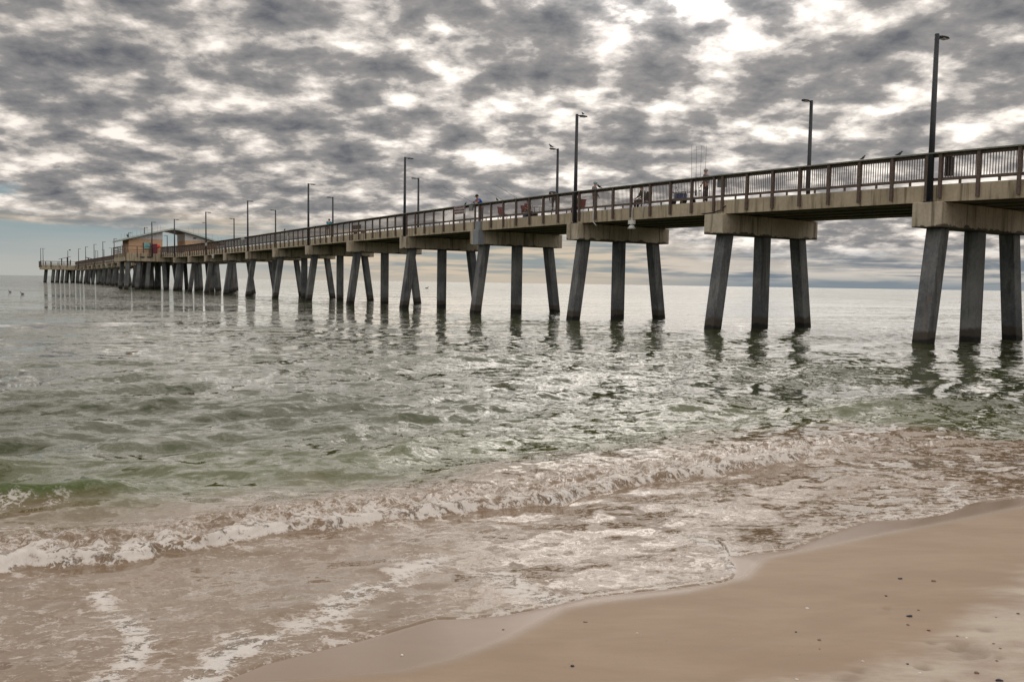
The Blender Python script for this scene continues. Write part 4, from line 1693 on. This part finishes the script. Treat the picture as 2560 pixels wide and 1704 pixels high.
def cart(loc, rz, label):
    r = empty('fishing_cart', loc, rz)
    tag(r, label, 'cart')
    mb = MB()
    for z in (.30, .62):
        for (a, b2) in (((-.5, -.28), (.5, -.28)), ((.5, -.28), (.5, .28)), ((.5, .28), (-.5, .28)), ((-.5, .28), (-.5, -.28))):
            mb.tube([(a[0], a[1], z), (b2[0], b2[1], z)], .016, 6)
    for x in (-.5, -.25, 0, .25, .5):
        for y in (-.28, .28):
            mb.tube([(x, y, .30), (x, y, .62)], .012, 5)
    mb.box(-.49, .49, -.27, .27, .27, .285)
    mb.build('basket', STEEL, r)
    mb = MB()
    mb.tube([(.5, -.2, .62), (.72, -.2, .95), (.72, .2, .95), (.5, .2, .62)], .016, 6)
    mb.build('handle', STEEL, r)
    for x in (-.36, .36):
        for y in (-.31, .31):
            mb = MB()
            mb.tube([(x, y - .03, .16), (x, y + .03, .16)], .16, 16)
            mb.build('wheel', BLACKM, r)
    return r


cart(deckp(1.31, .78), ALONG + math.pi / 2, 'wire fishing cart holding the blue cooler, near the upright rods')
_p = deckp(1.33, .78, DK + .29)
cooler(_p, ALONG + math.pi / 2, BLUEP, 'bright blue cooler riding in the wire cart', .85)
cart(deckp(2.50, .85), ALONG + math.pi / 2, 'wire fishing cart between two people in red, loaded with gear')
cooler(deckp(2.575, .8), ALONG + math.pi / 2, BLUEP, 'dull blue cooler on the deck beside the loaded fishing cart', .9)
chair(deckp(2.885, 1.2), BACK, REDP, 'red folding chair standing alone left of the seated person in dark red')
chair(deckp(2.70, 1.72), BACK, REDP, 'red folding chair carrying the person in dark red')
chair(deckp(2.20, 1.72), ALONG, REDP, 'red folding chair carrying the person beside the second tall lamp')
chair(deckp(1.66, 1.57), ALONG + .2, BLACKM, 'black folding chair under the person in olive above the white light')


def bench(k, u, label):
    p = deckp(k, u)
    r = empty('bench', p, ALONG + math.pi / 2)
    tag(r, label, 'bench', 'timber benches on the deck')
    MB().box(-.9, .9, -.2, .22, .42, .47).build('seat', WOOD, r)
    MB().box(-.9, .9, .23, .27, .55, .95).build('backrest', WOOD, r)
    for x in (-.75, .75):
        MB().box(x - .05, x + .05, -.18, .20, 0, .418).build('leg', WOOD, r)
    return r


bench(5.13, 1.4, 'brown timber bench on the deck between lamp with teal jacket person and next tall lamp')

_rods = [(1745, 358), (1750, 372), (1761, 369), (1765, 369)]


def rod(p0, p1, label, bend=0.0):
    r = empty('fishing_rod', tuple(p0), absolute=True)
    tag(r, label, 'fishing rod')
    p0, p1 = Vector(p0), Vector(p1)
    m = p0.lerp(p1, .55) + Vector((0, 0, bend))
    MB().tube([p0, m, p1], [.011, .008, .005], 6).build('blank', BLACKM, r)
    MB().tube([p0 + (m - p0) * .0 - (m - p0).normalized() * .22, p0], .024, 6).build('grip', SOFFIT, r)
    q = p0 + (m - p0).normalized() * .12
    MB().tube([q + Vector((0, 0, -.10)) + TX * .03, q + Vector((0, 0, -.10)) - TX * .03], .045, 8).build('reel', STEEL, r)


for i, (px, py) in enumerate(_rods):
    k = 1.255 - i * .022
    p = deckp(k, .75 + .04 * i, DK + .62)
    d = ray(px, py)
    # tip above the holder
    tz = [9.05, 8.95, 8.95, 8.95][i]
    rod(p, p + AX * (.10 - .06 * i) + Vector((0, 0, tz - p.z)), ['tallest upright fishing rod, leftmost above the blue cooler', 'upright rod leaning slightly left, second above the blue cooler',
        'upright rod, third of the four above the blue cooler', 'upright rod nearest the grey haired person'][i])
p = deckp(3.12, .34, 7.30)
rod(p, on_face(1146, 462, p, TX, -.6) if False else p + AX * 2.3 - TX * 1.0 + Vector((0, 0, 1.15)), 'long rod pointing up and left from the person in bright blue shirt', .05)
p = deckp(2.78, .4, 7.2)
rod(p, p + AX * 1.3 - TX * .8 + Vector((0, 0, .85)), 'short rod tip over the rail, left of the bending person', .03)
p = deckp(2.64, .4, 7.25)
rod(p, p + AX * 1.2 - TX * .8 + Vector((0, 0, .85)), 'second rod tip over the rail, nearer the bending person', .03)


# ---------------------------------------------------------------- cabinets, signs, lights and pipes fixed to the pier
def fixed(name, k0, k1, u0, u1, z0, z1, mat, label, cat):
    mb = MB()
    pbox(mb, k0, k1, u0, u1, z0, z1)
    o = mb.build(name, mat, None, bevel=.01)
    tag(o, label, cat)
    return o


fixed('electric_cabinet', 1.022, 1.062, .30, .52, 6.62, 7.10, GREYP, 'grey cabinet between two close posts right of the upright rods', 'cabinet')
fixed('electric_cabinet', 3.078, 3.118, .0, .13, 6.72, 7.08, GREYP, 'pale grey cabinet between two close posts under the person in blue', 'cabinet')
fixed('electric_cabinet', -.012, .012, .30, .50, 6.30, 7.0, BLACKM, 'black cabinet right beside the tallest lamp behind the rail', 'cabinet')
fixed('wall_patch_box', 3.0, 3.055, .10, .245, ZT + .03, 5.98, PATCH, 'blue-grey box on the edge beam right of the patched cap', 'junction box')


def cable(pts, rad_, mat, name, label, cat):
    mb = MB()
    mb.tube(pts, rad_, 8)
    o = mb.build(name, mat, None, smooth=True)
    tag(o, label, cat)
    return o


cable([F(1.905, .22, 6.15), F(1.905, .22, 5.5), F(1.90, .20, 5.34), F(1.89, .23, 5.24), F(1.885, .3, 5.14)], .024, WHITEP, 'conduit', 'white conduit curving under the deck just right of the second tall lamp', 'pipe')
cable([F(1.528, .22, 7.0), F(1.528, .22, 5.42)], .025, WHITEP, 'conduit', 'straight white conduit down the beam right of the hanging white light', 'pipe')
cable([F(1.0, .2, 5.72), F(1.03, .17, 5.52), F(1.07, .17, 5.43), F(1.14, .19, 5.40)], .025, BLACKM, 'cable', 'black cable sagging off the beam onto the second cap', 'cable')
cable([F(6.64, .2, 6.6), F(6.64, .2, 5.40)], .035, WHITEP, 'conduit', 'white conduit on the beam right of the lamp beside the teal jacket person', 'pipe')


def hanging_light(k, label, s=1.0):
    p = F(k, .16, 5.36)
    r = empty('hanging_light', (p.x, p.y, p.z), ALONG)
    tag(r, label, 'floodlight', 'white lights hanging under the deck edge')
    MB().tube([(0, 0, .62), (0, 0, -.05)], .022, 8).build('stem', WHITEP, r)
    MB().tube([(0, 0, -.05), (0, 0, -.26)], [.20 * s, .20 * s], 16).build('housing', WHITEP, r, smooth=False)
    MB().tube([(0, 0, -.262), (0, 0, -.34), (0, 0, -.50)], [.06 * s, .13 * s, .23 * s], 16).build('shade', WHITEP, r, smooth=True)
    return r


h1 = hanging_light(1.60, 'large white light hanging from the edge beam before the third cap')
h2 = copy_tree(h1)
h2.location = F(9.66, .16, 5.40)
tag(h2, 'white light hanging below the edge beam right of the pavilion', 'floodlight')
h3 = copy_tree(h1)
h3.location = F(20.47, .16, 5.40)
tag(h3, 'tiny white light hanging from the far arm', 'floodlight')

SIGN_W, _t, _b = new_mat('sign_white')
_b.inputs['Base Color'].default_value = (.42, .40, .38, 1)
_b.inputs['Roughness'].default_value = .5
SIGN_R = plain('sign_dark_red', (.14, .02, .03), .5)


def sign(k, w, h, z, lines, label, border=True):
    p = F(k, .045, z)
    X = -AX
    m = Matrix(((X.x, 0, -TX.x), (X.y, 0, -TX.y), (0, 1, 0))).to_4x4()
    r = bpy.data.objects.new('sign', None)
    COL.objects.link(r)
    r.matrix_world = Matrix.Translation(p) @ m
    tag(r, label, 'sign')
    MB().box(-w / 2, w / 2, -h / 2, h / 2, -.02, 0).build('panel', SIGN_W, r)
    if border:
        mb = MB()
        mb.box(-w / 2, -w / 2 + .10, -h / 2, h / 2, .003, .006)
        mb.box(w / 2 - .10, w / 2, h / 2 - .22, h / 2, .003, .006)
        mb.build('red_mark', SIGN_R, r)
    for i, tx in enumerate(lines):
        cu = bpy.data.curves.new('lettering', 'FONT')
        cu.body = tx
        cu.size = h / (len(lines) + .6) * 1.0
        cu.align_x = 'CENTER'
        cu.align_y = 'CENTER'
        cu.extrude = .002
        cu.offset = .004
        cu.materials.append(SIGN_R)
        tmp = bpy.data.objects.new('tmp', cu)
        COL.objects.link(tmp)
        bpy.context.view_layer.update()
        me = bpy.data.meshes.new_from_object(tmp.evaluated_get(bpy.context.evaluated_depsgraph_get()))
        bpy.data.objects.remove(tmp)
        o = bpy.data.objects.new('lettering', me)
        COL.objects.link(o)
        o.parent = r
        o.location = (.0, h / 2 - h * (i + .5) / len(lines), .008)
        o.scale = (.78, .85, 1)
    return r


sign(3.245, 1.52, .56, 6.86, ['NO DIVING JUMPING', 'SWIMMING OR SURFING', 'FROM OR UNDER PIER'], 'white notice with three lines of dark red lettering on the rail')
sign(8.22, 1.3, .34, 7.0, [], 'small blank white board on the rail, left of the seventh lamp', border=False)
sign(10.0, 1.0, .4, 6.9, [], 'small pale board on the rail just right of the pavilion roof', border=False)


# ---------------------------------------------------------------- birds
def bird(loc, rz, label, s=1.0, pose='perch', mat=FEATHER):
    r = empty('bird', loc, rz)
    tag(r, label, 'bird')
    mb = MB()
    up = Vector((0, .55, .83)) if pose == 'perch' else Vector((0, 1, .1))
    if pose == 'swim':
        mb.tube([(0, -.24, .06), (0, -.12, .05), (0, .06, .045), (0, .16, .05)], [.02, .085, .09, .05], 10, squash=.75)
        mb.tube([(0, .13, .06), (0, .17, .14), (0, .18, .20)], [.045, .028, .03], 8)
        mb.ball((0, .19, .225), .042, 8, 6)
        mb.tube([(0, .22, .222), (0, .30, .212)], [.016, .006], 6)
    else:
        mb.tube([(0, -.20, .045), (0, -.09, .07), (0, .0, .115), (0, .05, .17)], [.012, .04, .060, .035], 10)
        mb.ball((0, .075, .195), .034, 8, 6)
        mb.tube([(0, .10, .193), (0, .135, .187)], [.010, .003], 6)
        for x in (-.02, .02):
            mb.tube([(x, .0, .0), (x, -.005, .07)], .005, 5)
    if pose == 'fly':
        for x in (-1, 1):
            i = len(mb.v)
            mb.v += [(x * .03, .05, .12), (x * .03, -.07, .12), (x * .22, -.04, .20), (x * .42, -.10, .17), (x * .25, .05, .20),
                     (x * .03, .05, .105), (x * .03, -.07, .105), (x * .22, -.04, .19), (x * .42, -.10, .165), (x * .25, .05, .19)]
            mb.f += [(i, i + 1, i + 2, i + 4), (i + 4, i + 2, i + 3), (i + 5, i + 9, i + 7, i + 6), (i + 9, i + 8, i + 7)]
    mb.build('body', mat, r, smooth=True)
    r.scale = (s, s, s)
    return r


ZR_ = ZRAIL
bird(F(.328, .19, ZR_), BACK, 'bird standing upright on the top rail, left of the pair near the tallest lamp', .8)
bird(F(.178, .19, ZR_), BACK + .8, 'bird on the top rail nearest the tallest lamp', .9)
bird(F(2.82, .19, ZR_), ALONG, 'bird on the top rail right of the person in blue', 1.0)
bird(F(3.19, .19, ZR_), BACK, 'small bird on the top rail left of the person in blue', .9)
bird(F(6.74, .19, ZR_), BACK, 'tiny bird on the rail between two lamps left of the teal jacket person', 1.2)
bird(F(1.86, .19, ZR_ + .0), ALONG + .5, 'bird with spread wings on the rail right of the person in cap', 1.0, 'fly')
bird(F(.0, CAPL - .2, 6.60), ALONG, 'bird on the low far rail seen through the balusters at right', 1.4)
_l = F(3 + CAPW * mstep(3) * .5, CAPL - .14, ZLAMP) - TX * .66
bird((_l.x, _l.y, _l.z + .0), ALONG + 1.2, 'bird perched on the tip of a far rail lamp head', 1.2)
_l = F(2 + CAPW * mstep(2) * .5, .17, ZLAMP) + TX * .42
bird((_l.x, _l.y, _l.z + .0), ALONG, 'small bird on the head of the second tall lamp', .8)
_x = pl(-8.6, 1.9, roof_z(-8.6))
bird(_x, ALONG, 'dark cormorant upright on the low left end of the pavilion roof', 2.8)
for px, py, s, rz, lb in ((25, 730, 1.25, 1.5, 'dark swimming bird at the far left edge, the farther one'), (56, 735, 1.4, 1.5, 'dark swimming bird at far left, the nearer one'),
                          (1067, 721, 3.2, -1.4, 'dark swimming bird alone between the pier piles')):
    # the horizon of the lens sits a little lower here, so keep them clear of it
    q = at(px, py)
    bird((q[0], q[1], .02), rz, lb, s * .55 if False else s * .7, 'swim')


# ---------------------------------------------------------------- small things washed up on the sand
def lump(name, px, py, wpx, mat, label, cat, seed, flat=.45, asp=1.6):
    p = ground(px, py)
    dist = (p - Vector((0, 0, EYE))).length
    r_ = max(wpx / FPX * dist * .42, .005)
    rg = random.Random(seed)
    bm = bmesh.new()
    bmesh.ops.create_icosphere(bm, subdivisions=2, radius=1)
    for v in bm.verts:
        n_ = v.co.copy()
        v.co *= 1 + .22 * math.sin(n_.x * 3 + seed) * math.cos(n_.y * 4 + seed * 2) + rg.uniform(-.07, .07)
        v.co.x *= r_
        v.co.y *= r_ / asp * 1.3
        v.co.z *= r_ * flat
    me = bpy.data.meshes.new(name)
    bm.to_mesh(me)
    bm.free()
    me.polygons.foreach_set('use_smooth', [True] * len(me.polygons))
    me.materials.append(mat)
    o = bpy.data.objects.new(name, me)
    COL.objects.link(o)
    o.location = (p.x, p.y, p.z + r_ * flat * .35)
    o.rotation_euler = (rg.uniform(-.15, .15), rg.uniform(-.15, .15), rg.uniform(-.6, .6))
    tag(o, label, cat)


for a in [
    ('shell', 2274, 1540, 16, DARKST, 'largest glossy black shell fragment on the drier sand', 'shell', .4, 1.9),
    ('shell', 2250, 1446, 12, DARKST, 'black shell fragment highest up on the smooth wet sand', 'shell', .4, 1.6),
    ('shell', 2334, 1452, 12, SHELLB, 'brown shell with a pale top right of the highest black fragment', 'shell', .5, 1.8),
    ('pebble', 2215, 1489, 7, DARKST, 'tiny dark pebble just above the small dent in the sand', 'pebble', .5, 1.3),
    ('pebble', 2270, 1561, 8, SHELLB, 'small dark brown pebble just below the largest black fragment', 'pebble', .5, 1.3),
    ('pebble', 2296, 1524, 7, SHELLB, 'small brown pebble up and right of the largest black fragment', 'pebble', .4, 1.5),
    ('pebble', 2321, 1575, 9, REDP, 'small reddish pebble on the drier sand', 'pebble', .4, 1.7),
    ('shell', 2018, 1520, 11, SHELLW, 'round white shell alone on the smooth wet sand', 'shell', .35, 1.3),
    ('pebble', 1990, 1579, 7, DARKST, 'tiny dark speck left below the lone white shell', 'pebble', .5, 1.5),
    ('shell', 2048, 1599, 11, SHELLB, 'brown shell half sunk below the lone white shell', 'shell', .45, 1.4),
    ('pebble', 2049, 1621, 5, SHELLB, 'tiny brown speck right below the half sunk brown shell', 'pebble', .5, 1.2),
    ('shell', 2417, 1594, 9, SHELLW, 'bright white shell chip above the trampled patch', 'shell', .4, 1.5),
    ('pebble', 2545, 1533, 8, DARKST, 'dark pebble near the right edge of the photo', 'pebble', .4, 1.5),
    ('pebble', 2490, 1542, 5, SHELLB, 'tiny brown pebble left of the dark one near the right edge', 'pebble', .4, 1.5),
    ('pebble', 2393, 1589, 7, SHELLB, 'small dark crumb left of the bright white shell chip', 'pebble', .4, 1.8),
    ('pebble', 2501, 1620, 7, SHELLB, 'small dark crumb right of the trampled patch', 'pebble', .4, 1.5),
    ('pebble', 2484, 1608, 8, SHELLB, 'dark crumb at the right rim of the trampled patch', 'pebble', .4, 1.7),
    ('pebble', 2492, 1651, 8, SHELLB, 'dark crumb low right of the trampled patch', 'pebble', .4, 1.7),
    ('pebble', 2269, 1659, 7, DARKST, 'dark pebble left of the lower footprint', 'pebble', .5, 1.3),
    ('shell', 2299, 1682, 12, SHELLW, 'white shell chip near the bottom edge right of centre', 'shell', .35, 1.8),
    ('shell', 2441, 1681, 13, SHELLB, 'dark shell piece near the bottom edge', 'shell', .5, 1.6),
    ('shell', 2498, 1701, 20, DARKST, 'black shell cut by the bottom edge at right', 'shell', .4, 2.2),
    ('shell', 2157, 1652, 9, SHELLW, 'small pale shell chip left of the lower footprint', 'shell', .35, 2.0),
    ('shell', 1992, 1697, 9, SHELLW, 'pale shell chip at the bottom edge below the half sunk one', 'shell', .4, 1.5),
    ('seaweed_scrap', 1431, 1664, 11, DARKST, 'black scrap alone in the middle of the sand near the bottom', 'seaweed', .6, 1.2),
    ('shell', 1463, 1554, 12, SHELLB, 'brown shell bits close to the edge of the thin water', 'shell', .35, 2.0),
    ('shell', 1593, 1582, 8, SHELLW, 'pale shell chip right of the brown bits near the water', 'shell', .35, 1.6),
    ('shell', 1005, 1637, 9, SHELLW, 'pale round shell on the glossy wet sand at left', 'shell', .5, 1.2),
    ('pebble', 1258, 1573, 7, SHELLB, 'brown pebble at the end of the foam line on glossy sand', 'pebble', .5, 1.3),
]:
    nm, px, py, wpx, mat, lb, cat, fl, asp = a
    lump(nm, px, py, wpx, mat, lb, cat, px % 97, fl, asp)
